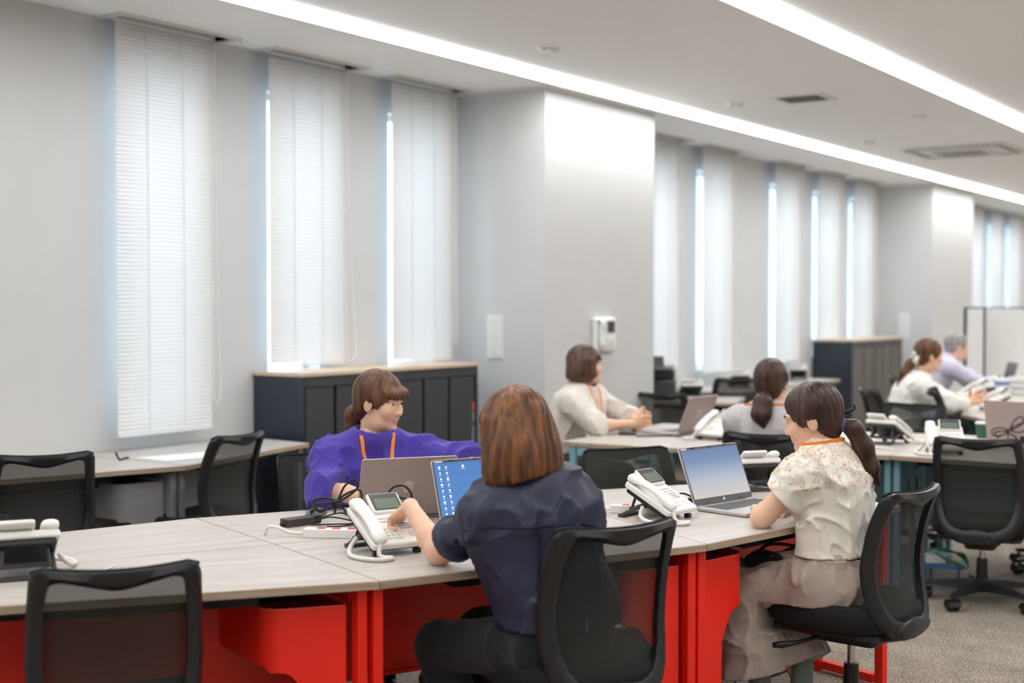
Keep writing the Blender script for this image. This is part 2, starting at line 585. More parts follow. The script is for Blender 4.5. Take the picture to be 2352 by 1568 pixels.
# ------------------------------------------------------------------ linear ceiling lights
M_LAMP = emat('lamp_diffuser', (0.98, 0.995, 1.0, 1), LAMP_STRENGTH)
LAMPL = ['continuous white linear ceiling light running along the window side', 'continuous white linear ceiling light crossing the upper right corner',
         'linear ceiling light over the middle of the room, outside the photo', 'linear ceiling light fourth from the windows, outside the photo',
         'added linear ceiling light fifth from the windows, outside the photo', 'linear ceiling light farthest from the windows, outside the photo']
for k in range(5):  # third line on is out of view; fifth added to brighten desk fronts
    y = 4.870 - 2.01 * k
    t = thing('linear_light', LAMPL[k], 'ceiling light', (-2.0, y, HC), 90, 'parallel linear ceiling lights')
    L = X1 + 1.7
    w = 0.165
    prof = [(-w + 0.004, 0.0), (-w + 0.004, -0.012), (-w + 0.03, -0.020), (-0.03, -0.022), (-0.003, -0.014), (-0.003, 0.0)]
    m = MB(); m.loft([[(x, p[0], p[1]) for p in prof] for x in (0, L)])
    m.build('diffuser', M_LAMP, t)
    m = MB(); m.box(0, L, -0.003, 0.004, -0.026, 0)
    m.build('trim_lip', M_TRIM, t)

# ------------------------------------------------------------------ ceiling fittings
def vent(loc, s):
    t = thing('ceiling_vent', 'small square ceiling vent with a grey grille between the light lines', 'vent', loc, 90)
    f = MB()
    for a, b, c, d in ((0, s, 0, 0.035), (0, s, s - 0.035, s), (0, 0.035, 0.035, s - 0.035), (s - 0.035, s, 0.035, s - 0.035)):
        f.box(a, b, c, d, -0.014, 0)
    f.build('frame', M_TRIM, t)
    g = MB(); g.box(0.035, s - 0.035, 0.035, s - 0.035, -0.002, 0); g.build('backing', M_GREYVENT, t)
    sl = MB(); sl.box(0.035, s - 0.035, -0.001, 0.001, -0.010, -0.002)
    sd = sl.data('grille_slat', M_GREYVENT)
    n = 16
    for i in range(n):
        link('grille_slat', sd, t, (0, 0.045 + (s - 0.09) * i / (n - 1), 0))
vent((9.22, 3.575, HC), 0.385)
def cassette(loc, s):
    t = thing('air_conditioner', 'square four-way ceiling air conditioner with dark louvre slots', 'air conditioner', loc, 90)
    m = MB(); m.rbox(0, s, 0, s, -0.018, 0, 0.03, 4); m.build('panel', M_TRIM, t)
    m = MB(); q = 0.21; m.rbox(q, s - q, q, s - q, -0.034, -0.018, 0.02, 3); m.build('intake_grille', M_TRIM, t)
    m = MB(); m.box(q + 0.06, s - q - 0.06, q + 0.06, s - q - 0.06, -0.036, -0.034); m.build('filter', M_GREYVENT, t)
    for (a, b, c, d) in ((0.10, s - 0.10, 0.045, 0.105), (0.10, s - 0.10, s - 0.105, s - 0.045), (0.045, 0.105, 0.10, s - 0.10), (s - 0.105, s - 0.045, 0.10, s - 0.10)):
        m = MB(); m.box(a, b, c, d, -0.0195, -0.018); sl = m.build('air_slot', M_GAP, t)
        m = MB()
        if b - a > d - c:
            m.box(a + 0.01, b - 0.01, c + 0.014, d - 0.004, -0.032, -0.0285)
        else:
            m.box(a + 0.014, b - 0.004, c + 0.01, d - 0.01, -0.032, -0.0285)
        m.build('louvre', M_TRIM, sl)
cassette((12.98, 3.26, HC), 1.0)
SENS = [((6.78, 4.29), 'round ceiling sensor pair nearest the camera, beside the window-side light'), ((9.40, 4.30), 'round ceiling sensor pair beside the square vent'), ((12.30, 4.29), 'round ceiling sensor pair left of the air conditioner'), ((10.84, 3.37), 'faint ceiling sensor pair below the upper right light')]
for (p, lb) in SENS:
    t = thing('ceiling_sensor', lb, 'sensor', (p[0], p[1], HC), 45, 'ceiling sensors')
    for s in (-1, 1):
        m = MB(); m.lathe([(0.001, -0.026), (0.018, -0.024), (0.027, -0.012), (0.030, 0.0)], 14, (s * 0.034, 0, 0)); m.build('sensor_cap', M_WHITE, t, smooth=True)
    m = MB(); m.rbox(-0.075, 0.075, -0.035, 0.035, -0.004, 0, 0.03); m.build('plate', M_WHITE, t)

# ------------------------------------------------------------------ wall plates and intercom
def switch_plate(x, yc, z0, z1, label):
    t = thing('switch_plate', label, 'switch', (x, yc, z0), 90)
    h = z1 - z0
    m = MB(); m.rbox(-0.012, 0, -0.07, 0.07, 0, h, 0.004); m.build('plate', M_WHITE, t)
    m = MB(); m.rbox(-0.017, -0.011, -0.028, 0.028, 0.03, h - 0.03, 0.004); b = m.build('rocker', M_WHITE, t)
    for zz in (0.045, h * 0.5, h - 0.06):
        m = MB(); m.box(-0.0185, -0.016, -0.010, 0.010, zz, zz + 0.010); m.build('indicator', M_PHONEKEY, b)
switch_plate(7.905, 5.445, 1.116, 1.426, 'tall white switch plate on the near pillar, right of the low cabinet')
switch_plate(16.95, 5.43, 1.07, 1.39, 'small white plate on the distant pillar above the distant cabinet')
t = thing('intercom', 'white wall intercom with handset and small screen on the near pillar', 'intercom', (8.53, 5.03, 1.15), 90)
m = MB(); m.rbox(0, 0.30, -0.045, 0, 0, 0.25, 0.02); m.build('body', M_WHITE, t)
m = MB()
m.loft([[(0.02 + 0.5 * 0.075 + 0.0375 * math.cos(a), -0.045 - d + 0.0 - 0.02 * max(0, math.sin(a)), z) for a in [2 * PI * i / 12 for i in range(12)]] for z, d in ((0.02, 0.0), (0.04, 0.022), (0.08, 0.012), (0.13, 0.008), (0.18, 0.012), (0.225, 0.024), (0.24, 0.0))])
m.build('handset', M_WHITE, t, smooth=True)
m = MB(); m.box(0.16, 0.265, -0.047, -0.044, 0.14, 0.222); m.build('screen', M_LCDDARK, t)
m = MB(); m.rbox(0.15, 0.275, -0.052, -0.044, 0.03, 0.11, 0.01); bt = m.build('button_panel', M_WHITE, t)
m = MB(); m.lathe([(0.012, 0), (0.012, 0.004)], 12, (0, 0, 0), Matrix.Translation((0.213, -0.052, 0.06)) @ Matrix.Rotation(PI / 2, 4, 'X')); m.build('call_button', M_PHONEKEY, bt)

# ------------------------------------------------------------------ dark low cabinets under the windows
def cabinet(x, w, label, bounds, doormat):
    yf = 5.37 if x < 10 else 5.29
    t = thing('storage_cabinet', label, 'cabinet', (x, yf, 0), 90, 'dark low cabinets under the windows')
    d = YW - yf - 0.012
    h = 1.078
    m = MB(); m.box(0, 0.02, 0, d, 0.03, h); m.build('side_panel', M_DARKNAVY, t)
    m = MB(); m.box(w - 0.02, w, 0, d, 0.03, h); m.build('side_panel', M_DARKNAVY, t)
    m = MB(); m.box(0.02, w - 0.02, d - 0.02, d, 0.03, h); m.build('back_panel', M_DARKNAVY, t)
    m = MB(); m.box(0.02, w - 0.02, 0.0, d - 0.02, h - 0.06, h); m.build('top_rail', M_DARK, t)
    m = MB(); m.box(0.01, w - 0.01, 0.03, d, 0, 0.03); m.build('plinth', M_GAP, t)
    m = MB(); m.box(0.02, w - 0.02, 0.05, d - 0.02, 0.03, 0.06); m.build('floor_panel', M_DARK, t)
    m = MB(); m.box(0.02, w - 0.02, 0.040, 0.046, 0.06, h - 0.06); m.build('recess', M_GAP, t)
    for i in range(len(bounds) - 1):
        a, b = bounds[i] - x, bounds[i + 1] - x
        m = MB(); m.box(a + 0.014, b - 0.014, 0.006, 0.024, 0.05, h - 0.065)
        dr = m.build('door', doormat, t)
        m = MB(); m.box(b - 0.012, b - 0.006, 0.012, 0.03, 0.06, h - 0.07); m.build('finger_groove', M_GAP, dr)
    m = MB(); m.rbox(-0.006, w + 0.006, -0.01, d + 0.008, h, h + 0.022, 0.003); m.build('wood_top', M_CABTOP, t)
    return t
c1 = cabinet(5.83, 1.75, 'low charcoal cabinet with oak top below the near windows', [5.85, 6.12, 6.41, 6.69, 6.98, 7.26, 7.56], M_DARK)
for z, h, mm in ((0.78, 0.05, M_REDSW), (0.70, 0.07, M_GREY), (0.55, 0.12, M_GREY), (0.46, 0.035, M_GREY)):
    m = MB(); m.box(1.695, 1.715, 0.003, 0.0065, z, z + h); m.build('sticker', mm, c1)
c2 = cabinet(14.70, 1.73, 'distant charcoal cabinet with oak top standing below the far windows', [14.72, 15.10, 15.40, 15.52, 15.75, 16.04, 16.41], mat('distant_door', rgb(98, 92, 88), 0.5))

# ------------------------------------------------------------------ desks
DZ = 0.72
M_RIMGLINT = mat('red_rim_highlight', rgb(244, 92, 76), 0.25)  # lighter red paints the edge highlight into the pocket rim
def bend(pts, zt, zb, th=0.004):
    """bent sheet standing along a plan path, with a top and bottom height at every point"""
    n = len(pts)
    m = MB()
    L = []; R = []
    for i in range(n):
        a = Vector(pts[max(i - 1, 0)]); b = Vector(pts[min(i + 1, n - 1)])
        d = (b - a).normalized(); nn = Vector((-d.y, d.x)) * th * 0.5
        L.append(Vector(pts[i]) + nn); R.append(Vector(pts[i]) - nn)
    rings = [[(L[i].x, L[i].y, zb[i]), (L[i].x, L[i].y, zt[i]), (R[i].x, R[i].y, zt[i]), (R[i].x, R[i].y, zb[i])] for i in range(n)]
    m.loft(rings)
    return m
def desk(label, group, pts, fm, bin_end=None, modesty=True, apron=False, legs_ab=(True, True), mod_z=(0.27, 0.66), endrail=True):
    """pts: front-left, front-right, rear-right, rear-left in world plan, as the sitter sees them"""
    P = [Vector(p) for p in pts]
    ang = math.degrees(math.atan2(P[1].y - P[0].y, P[1].x - P[0].x))
    t = thing('office_desk', label, 'desk', (P[0].x, P[0].y, 0), ang + 90, group)
    ca, sa = math.cos(math.radians(-ang)), math.sin(math.radians(-ang))
    lp = []
    for p in P:
        d = p - P[0]
        lp.append((d.x * ca - d.y * sa, d.x * sa + d.y * ca))
    top = inset(lp, 0.0015)
    n = len(top)
    m = MB()
    ins = inset(top, 0.002)
    zs = [(ins, DZ - 0.025), (top, DZ - 0.023), (top, DZ - 0.002), (ins, DZ)]
    vs = [(p[0], p[1], z) for r, z in zs for p in r]
    m.m = 1
    m.add(vs, [(k * n + i, k * n + (i + 1) % n, (k + 1) * n + (i + 1) % n, (k + 1) * n + i) for k in range(3) for i in range(n)])
    m.m = 0
    m.add([(p[0], p[1], DZ) for p in ins], [tuple(range(n))])
    m.add([(p[0], p[1], DZ - 0.025) for p in ins], [tuple(reversed(range(n)))])
    m.build('desk_top', [M_WOOD, M_WOODEDGE], t)
    fl, fr, rr, rl = [Vector(p) for p in lp]
    def at(side, s, q):
        """point s metres in from the left or right end, q metres back from the front edge"""
        a, b = (fl, rl) if side == 'a' else (fr, rr)
        e = (b - a).normalized()
        x = (fr - fl).normalized() * (1 if side == 'a' else -1)
        return a + x * s + e * q
    dl = min((rl - fl).length, (rr - fr).length)
    for side, on in zip('ab', legs_ab):
        if not on:
            continue
        e = (rl - fl).normalized() if side == 'a' else (rr - fr).normalized()
        an = math.atan2(e.y, e.x) - PI / 2
        for q in (0.075, dl - 0.05):
            p = at(side, 0.024, q)
            M = Matrix.Translation((p.x, p.y, 0)) @ Matrix.Rotation(an, 4, 'Z')
            m = MB(); m.rbox(-0.016, 0.016, -0.02, 0.02, 0.0, DZ - 0.027, 0.004, 2, 0.0, M=M); m.build('leg', fm, t)
        p0 = at(side, 0.024, 0.105); p1 = at(side, 0.024, dl - 0.08)
        M = Matrix.Translation((p0.x, p0.y, 0)) @ Matrix.Rotation(an, 4, 'Z')
        ll = (p1 - p0).length
        m = MB(); m.box(-0.017, 0.017, 0, ll, 0.012, 0.045, M); m.build('foot_rail', fm, t)
        m = MB(); m.box(-0.017, 0.017, 0, ll, DZ - 0.075, DZ - 0.028, M); m.build('side_rail', fm, t)
    ws = max((fr - fl).length, 0.1)
    a = at('a', 0.05, dl - 0.045); b = at('b', 0.05, dl - 0.045)
    an = math.atan2(b.y - a.y, b.x - a.x); ll = (b - a).length
    M = Matrix.Translation((a.x, a.y, 0)) @ Matrix.Rotation(an, 4, 'Z')
    if modesty:
        m = MB(); m.box(0, ll, 0.0, 0.012, mod_z[0], mod_z[1], M); mp = m.build('modesty_panel', fm, t)
        m = MB(); m.box(0, ll, -0.012, 0.0, mod_z[0], mod_z[0] + 0.012, M); m.build('panel_lip', fm, mp)
    m = MB(); m.box(0.0, ll, -0.14, -0.02, DZ - 0.10, DZ - 0.028, M); m.build('cable_tray', M_GAP, t)
    if modesty:
        q = [at('a', 0.30, 0.10), at('b', 0.30, 0.10), at('b', 0.30, 0.50), at('a', 0.30, 0.50)]
        m = MB(); m.prism([(p.x, p.y) for p in q], DZ - 0.068, DZ - 0.027); m.build('shade_tray', M_GAP, t)  # black slab added under the top to shade the modesty panel
    if apron:
        a = at('a', 0.045, 0.05); b = at('b', 0.045, 0.05)
        an = math.atan2(b.y - a.y, b.x - a.x); ll = (b - a).length
        M = Matrix.Translation((a.x, a.y, 0)) @ Matrix.Rotation(an, 4, 'Z')
        m = MB(); m.box(0, ll, -0.012, 0.012, DZ - 0.062, DZ - 0.027, M); m.build('front_rail', fm, t)
    for be in (bin_end or ''):
        r = 0.05; w = 0.285; q0 = 0.085; q1 = 0.42
        path = [(0.055, q1), (0.055, q0 + 0.01), (0.06, q0)]
        path += [(0.10, q0), (0.145, q0), (0.15, q0), (0.158, q0), (0.170, q0), (0.185, q0), (0.20, q0), (0.215, q0), (w - r, q0)]
        path += [(w - r + r * math.sin(k * PI / 12), q0 + r - r * math.cos(k * PI / 12)) for k in range(1, 7)]
        path += [(w, q1)]
        def zb(s, q):
            if q > q0 + 0.02 and s > 0.2: return 0.475
            if s <= 0.15: return 0.02
            u = min(1.0, (s - 0.15) / 0.075)
            return 0.30 + 0.16 * math.sqrt(max(u, 0.0)) if u > 0 else 0.02
        zbs = [zb(*p) for p in path]
        zts = [0.64] * len(path)
        pts2 = [at(be, p[0], p[1]) for p in path]
        m = bend([(p.x, p.y) for p in pts2], zts, zbs, 0.004)
        pk = m.build('side_pocket', fm, t, smooth=40)
        m = MB(); m.tube([(p.x, p.y, 0.64) for p in pts2], 0.0032, 6); m.build('rim', M_RIMGLINT if fm is M_RED else fm, pk, smooth=True)
        m = MB()
        fp = [at(be, *q) for q in ((0.058, q0 + 0.006), (w - 0.01, q0 + 0.02), (w - 0.01, q1), (0.058, q1))]
        m.prism([(p.x, p.y) for p in fp], 0.475, 0.482); m.build('pocket_floor', M_GAP, pk)
    return t
F0, F1, F2, F3 = (2.00, 3.17), (2.955, 2.430), (4.007, 1.923), (5.193, 1.670)
M0, M1, M2, M3 = (2.15, 3.62), (3.220, 3.090), (4.330, 2.490), (5.340, 2.090)
K0, K1, K2, K3 = (2.31, 4.085), (3.455, 3.714), (4.650, 3.050), (5.478, 2.517)
G = 'oak-topped desks of the red-legged island'
desk('red-legged oak desk at the lower left, empty black chair in front of it', G, [F0, F1, M1, M0], M_RED, 'b')
desk('red-legged oak desk where the person in navy sits', G, [F1, F2, M2, M1], M_RED, 'b')
desk('red-legged oak desk where the person in the cream lace blouse sits', G, [F2, F3, M3, M2], M_RED, 'a', mod_z=(0.36, 0.66))
desk('far-side red-legged desk at the left, holding the phone cut by the left edge', G, [K1, K0, M0, M1], M_RED, modesty=False)
desk('far-side red-legged desk where the person in purple sits', G, [K2, K1, M1, M2], M_RED, modesty=False)
desk('far-side red-legged desk with an empty chair behind the open laptop', G, [K3, K2, M2, M3], M_RED, modesty=False)
G = 'grey-legged desks against the window wall'
desk('grey-legged oak desk against the wall at the left, below the longest blind', G, [(3.42, 5.345), (4.560, 4.957), (4.560, 5.755), (3.42, 5.755)], M_GREY, 'b')
desk('grey-legged oak desk against the wall, ending at the low cabinet', G, [(4.568, 4.957), (5.690, 5.190), (5.745, 5.755), (4.568, 5.755)], M_GREY)
G = 'oak-topped desks of the blue-legged island'
desk('blue-legged end desk where the person with clasped hands sits', G, [(7.93, 4.13), (6.555, 4.068), (6.562, 3.430), (7.90, 3.45)], M_BLUE, modesty=False, apron=True)
desk('blue-legged desk where the person in the grey top sits with back turned', G, [(6.562, 3.430), (6.896, 2.280), (7.56, 2.33), (7.42, 3.445)], M_BLUE, apron=False)
desk('blue-legged desk at the right behind the empty chair on castors', G, [(6.896, 2.280), (6.830, 1.080), (7.50, 1.05), (7.56, 2.33)], M_BLUE)
desk('far-side blue-legged desk next to the end desk', G, [(8.22, 2.36), (7.90, 3.445), (7.42, 3.445), (7.56, 2.33)], M_BLUE, modesty=False)
desk('far-side blue-legged desk under the laptop at the right edge', G, [(8.16, 1.05), (8.22, 2.36), (7.56, 2.33), (7.50, 1.05)], M_BLUE, modesty=False)
G = 'pale desks in the background'
desk('green-legged pale desk in the background beside the person in white', G, [(10.75, 2.93), (9.78, 2.72), (9.95, 2.02), (10.95, 2.2)], M_GREEN, modesty=False)
desk('green-legged pale desk in the background, nearest corner', G, [(9.78, 2.72), (9.30, 2.40), (9.45, 1.60), (9.95, 2.02)], M_GREEN, modesty=False)
desk('pale background desk carrying the cup and phones', G, [(12.6, 3.35), (10.80, 2.95), (11.00, 2.2), (12.8, 2.5)], M_GREEN, modesty=False)
desk('yellow-legged background desk where the grey-haired person types', G, [(14.2, 3.75), (12.75, 3.45), (12.9, 2.7), (14.4, 3.0)], M_YELLOW, modesty=False, apron=True)
G = 'pale desks by the windows behind the near pillar'
desk('pale desk carrying the printer, just past the near pillar', G, [(9.53, 5.55), (9.84, 4.48), (10.55, 4.72), (10.24, 5.75)], M_GREY, modesty=False)
desk('pale desk along the far window wall', G, [(11.0, 5.02), (13.6, 5.02), (13.6, 5.75), (11.0, 5.75)], M_GREY, modesty=False)

# ------------------------------------------------------------------ mesh-back swivel chair
def lerp_tab(tab, x):
    for (a, va), (b, vb) in zip(tab, tab[1:]):
        if x <= b:
            u = (x - a) / (b - a) if b > a else 0
            u = max(0, min(1, u))
            return va + (vb - va) * u
    return tab[-1][1]
ZB, ZTOP = 0.355, 0.86
HALF = [(0, .085), (.02, .118), (.05, .148), (.10, .176), (.18, .199), (.30, .213), (.5, .222), (.75, .217), (.93, .211), (.965, .206), (.985, .196), (1.0, .176)]
def ysp(z):
    t = [(0.30, -.225), (.40, -.222), (.47, -.206), (.55, -.190), (.62, -.190), (.70, -.204), (.78, -.228), (.86, -.262), (.95, -.30)]
    # smooth by averaging
    return sum(lerp_tab(t, z + d) for d in (-.04, -.02, 0, .02, .04)) / 5
def bmap(a, b, off=0.0):
    z = b + 0.25 * a * a * (1 if b > 0.7 else 0)
    return Vector((a, ysp(b) + 1.05 * a * a + off, z))
def back_outline():
    R = [(lerp_tab(HALF, k / 60.0), ZB + (ZTOP - ZB) * k / 60.0) for k in range(61)]
    topn = 9
    pts = R[:]
    w = R[-1][0]
    pts += [(w * (1 - 2 * k / (topn)), ZTOP) for k in range(1, topn)]
    pts += [(-a, b) for a, b in R[::-1]]
    w0 = R[0][0]
    pts += [(-w0 * (1 - 2 * k / 5), ZB) for k in range(1, 5)]
    return pts
def build_chair_parts():
    out = back_outline()
    n = len(out)
    inn = []
    for a, b in out:
        v = (b - ZB) / (ZTOP - ZB)
        k = lerp_tab([(0, .066), (.12, .056), (.3, .046), (.5, .042), (.8, .040), (1, .050)], v)
        # move inwards towards the spine of the panel
        cx, cz = 0, min(max(b, ZB + 0.16), ZTOP - 0.12)
        d = Vector((cx - a, cz - b)); d.normalize()
        inn.append((a + d.x * k, b + d.y * k))
    m = MB()
    ring = []
    for i in range(n):
        o, q = out[i], inn[i]
        mid = ((o[0] + q[0]) / 2, (o[1] + q[1]) / 2)
        ring.append([bmap(*o, 0.004), bmap(o[0], o[1], -0.016), bmap(mid[0], mid[1], -0.030), bmap(q[0], q[1], -0.018), bmap(*q, 0.004)])
    ring.append(ring[0])
    m.loft(ring, cap=False)
    d = {}
    d['back_frame'] = m.data('back_frame', M_FRAME, smooth=60)
    # mesh panel, slightly in front of the frame and wrapping over it
    m = MB()
    rows = []
    NV, NU = 22, 14
    for j in range(NV + 1):
        v = j / NV
        b = ZB + 0.006 + (ZTOP + 0.006 - ZB - 0.006) * v
        w = lerp_tab(HALF, v) - 0.003
        rows.append([bmap(w * (2 * i / NU - 1), b, 0.009) for i in range(NU + 1)])
    m.loft(rows, closed=False, cap=False)
    d['back_mesh'] = m.data('back_mesh', M_MESH, smooth=True, fix=False)
    # fabric hem over the top edge
    m = MB()
    w = lerp_tab(HALF, 0.97)
    m.tube([bmap(w * (2 * i / 16 - 1), ZTOP - 0.001 - (0.012 if i in (0, 16) else 0), 0.006) for i in range(17)], 0.0065, 6)
    d['top_hem'] = m.data('top_hem', M_SEAT, smooth=True)
    # lower bracket from the back to the mechanism
    m = MB()
    rings = []
    for k in range(7):
        u = k / 6
        y = -0.235 + 0.245 * u; z = 0.385 - 0.05 * math.sin(u * PI / 2) ; w = 0.135 - 0.055 * u; h = 0.035 - 0.005 * u
        rings.append([(w * math.cos(a) , y, z + h * math.sin(a)) for a in [2 * PI * i / 12 for i in range(12)]])
    m.loft(rings)
    d['back_bracket'] = m.data('back_bracket', M_BLACK, smooth=True)
    # seat cushion
    m = MB()
    rings = []
    def sq(w, l, y0, z, e=3.2, dip=0.0):
        r = []
        for i in range(36):
            a = 2 * PI * i / 36
            c, s_ = math.cos(a), math.sin(a)
            x = w * math.copysign(abs(c) ** (2 / e), c); y = y0 + l * math.copysign(abs(s_) ** (2 / e), s_)
            zz = z - (0.018 * max(0, (y - 0.16) / 0.1) ** 2 if dip else 0) + dip * 0.9 * x * x
            r.append((x, y, zz))
        return r
    for w, l, z, dip in ((.185, .185, .372, 0), (.222, .222, .378, 0), (.238, .238, .395, 0), (.242, .245, .415, .3), (.238, .242, .436, .5), (.222, .228, .450, .5), (.18, .19, .456, .4), (.09, .1, .455, .2)):
        rings.append(sq(w, l, 0.025, z, dip=dip))
    m.loft(rings)
    d['seat'] = m.data('seat', M_SEAT, smooth=50)
    m = MB(); m.rbox(-0.20, 0.20, -0.17, 0.22, 0.355, 0.376, 0.05, 4); d['seat_pan'] = m.data('seat_pan', M_BLACK)
    m = MB(); m.rbox(-0.075, 0.075, -0.12, 0.13, 0.305, 0.356, 0.03, 3); d['mechanism'] = m.data('mechanism', M_BLACK, smooth=40)
    m = MB(); m.tube([(-0.05, 0.04, 0.335), (-0.16, 0.06, 0.335), (-0.22, 0.10, 0.322), (-0.262, 0.135, 0.318), (-0.285, 0.155, 0.318)], [.006, .007, .008, .013, .010], 8); d['lever'] = m.data('lever', M_BLACK, smooth=True)
    m = MB(); m.lathe([(0.030, 0.085), (0.028, 0.16), (0.026, 0.225)], 16); d['column'] = m.data('column', M_BLACK, smooth=40)
    m = MB(); m.lathe([(0.014, 0.225), (0.014, 0.33)], 14); d['gas_lift'] = m.data('gas_lift', M_CHROME, smooth=40)
    m = MB()
    m.lathe([(0.032, 0.060), (0.045, 0.068), (0.046, 0.105), (0.034, 0.122)], 20)
    for k in range(5):
        a = 2 * PI * k / 5 + 0.35
        R = Matrix.Rotation(a, 4, 'Z')
        rr = []
        for r, w, z0, z1 in ((0.02, .033, .066, .116), (0.12, .027, .072, .110), (0.22, .021, .074, .096), (0.285, .019, .070, .088), (0.305, .012, .072, .084)):
            rr.append([R @ Vector((r, -w, z0)), R @ Vector((r, w, z0)), R @ Vector((r, w * .75, z1)), R @ Vector((r, -w * .75, z1))])
        m.loft(rr)
    d['star_base'] = m.data('star_base', M_FRAME, smooth=40)
    m = MB()
    m.lathe([(0.007, 0.045), (0.007, 0.075)], 8)
    m.m = 1
    for s in (-1, 1):
        m.lathe([(0.012, -0.011), (0.024, -0.011), (0.027, -0.006), (0.027, 0.006), (0.024, 0.011), (0.012, 0.011)], 16, (0, 0, 0), Matrix.Translation((s * 0.0165, -0.012, 0.027)) @ Matrix.Rotation(PI / 2, 4, 'Y'))
    m.m = 0
    rr = []
    for a in [math.radians(q) for q in (-20, 20, 60, 100, 140, 180)]:
        c, s_ = math.cos(a), math.sin(a)
        rr.append([(-0.03, -0.012 - 0.030 * c, 0.027 + 0.030 * s_), (0.03, -0.012 - 0.030 * c, 0.027 + 0.030 * s_), (0.03, -0.012 - 0.034 * c, 0.027 + 0.034 * s_), (-0.03, -0.012 - 0.034 * c, 0.027 + 0.034 * s_)])
    m.loft(rr)
    d['castor'] = m.data('castor', [M_FRAME, M_BLACK], smooth=40)
    return d
CH = build_chair_parts()
def chair(label, x, y, heading, dz=0.0, base=True, seat=True, rot=0.0):
    t = thing('office_chair', label, 'chair', (x, y, 0), heading, 'black mesh office chairs')
    up = (0, 0, dz)
    for nme in ('back_frame', 'back_mesh', 'top_hem', 'back_bracket'):
        link(nme, CH[nme], t, up)
    if seat:
        for nme in ('seat', 'seat_pan', 'mechanism', 'lever'):
            link(nme, CH[nme], t, up)
        link('gas_lift', CH['gas_lift'], t, (0, 0, dz * 0.5))
    if base:
        link('column', CH['column'], t)
        link('star_base', CH['star_base'], t, None, (0, 0, rot))
        for k in range(5):
            a = 2 * PI * k / 5 + 0.35 + rot
            link('castor', CH['castor'], t, (0.287 * math.cos(a), 0.287 * math.sin(a), 0), (0, 0, a + 1.9 * k))
    return t
def chair_at_back(label, bx, by, heading, dz=0.0, **kw):
    """place by the centre of the top edge of the backrest"""
    h = math.radians(heading)
    return chair(label, bx + 0.262 * math.cos(h), by + 0.262 * math.sin(h), heading, dz, **kw)
chair_at_back('empty black mesh chair in the lower left foreground, seen from behind', 2.247, 2.690, 54, -0.025)
chair_at_back('black mesh chair of the person in navy', 3.284, 1.821, 66, 0.02)
chair_at_back('black mesh chair under the person in the cream lace blouse', 4.633, 1.413, 84, 0.0)
chair_at_back('empty black mesh chair on castors at the right edge, star base in view', 6.690, 1.786, 8, -0.02, rot=0.25)
chair_at_back('empty black mesh chair at the left, facing the grey-legged wall desk', 3.634, 4.799, 62, 0.0)
chair_at_back('empty black mesh chair turned sideways before the wall desk', 4.760, 4.755, 100, 0.0)
chair_at_back('black mesh chair of the person in purple', 4.372, 3.940, 247, 0.0)
chair_at_back('empty black mesh chair facing us beyond the white phone', 5.235, 2.935, 236, 0.0)
chair_at_back('black mesh chair of the person in the grey top', 6.160, 2.664, 12, 0.0)
chair('black mesh chair of the person with clasped hands', 7.06, 4.50, -82, 0.0)
chair_at_back('empty black mesh chair across the blue-legged island, below the person in white', 8.60, 2.66, 172, 0.0)
chair_at_back('black mesh chair seen edge-on beside the background green-legged desk', 9.42, 2.84, -74, 0.05)
chair_at_back('empty black mesh chair behind the head of the person in the grey top', 10.70, 4.84, 42, 0.0)
chair('black mesh chair of the person in white at the back', 10.02, 3.25, -55, 0.0)
chair_at_back('black mesh chair partly hidden by the near pillar, before the printer', 9.26, 4.86, 10, -0.05)
chair_at_back('black mesh chair cut by the left edge of the photo', 2.83, 4.22, 290, -0.11)
chair('black mesh chair at the right edge, its base seen under the blue-legged desks', 8.03, 1.66, 176, -0.02, rot=0.6)
chair('black mesh chair of the grey-haired person', 11.80, 3.62, -60, 0.0)

# ------------------------------------------------------------------ desk telephones
def text_data(body, size, mats, shear=0.0, ext=0.0003):
    cu = bpy.data.curves.new('text', 'FONT')
    cu.body = body; cu.size = size; cu.shear = shear; cu.extrude = ext
    cu.align_x = 'CENTER'; cu.align_y = 'CENTER'
    ob = bpy.data.objects.new('text', cu)
    COL.objects.link(ob)
    dg = bpy.context.evaluated_depsgraph_get()
    me = bpy.data.meshes.new_from_object(ob.evaluated_get(dg))
    bpy.data.objects.remove(ob, do_unlink=True)
    me.materials.clear(); me.materials.append(mats)
    return me
TILT = math.radians(27)
PT = Matrix.Translation((0, -0.105, 0.020)) @ Matrix.Rotation(TILT, 4, 'X')
def coil(path, r=0.0062, n=10, amp=0.0016):
    P = spline(path, n)
    m = MB()
    # resample finely, ribbed radius imitates the coiled cord
    Q = []
    for i in range(len(P) - 1):
        for k in range(3):
            Q.append(P[i].lerp(P[i + 1], k / 3))
    Q.append(P[-1])
    return m.tube(Q, [r + (amp if i % 3 else -amp) for i in range(len(Q))], 7)
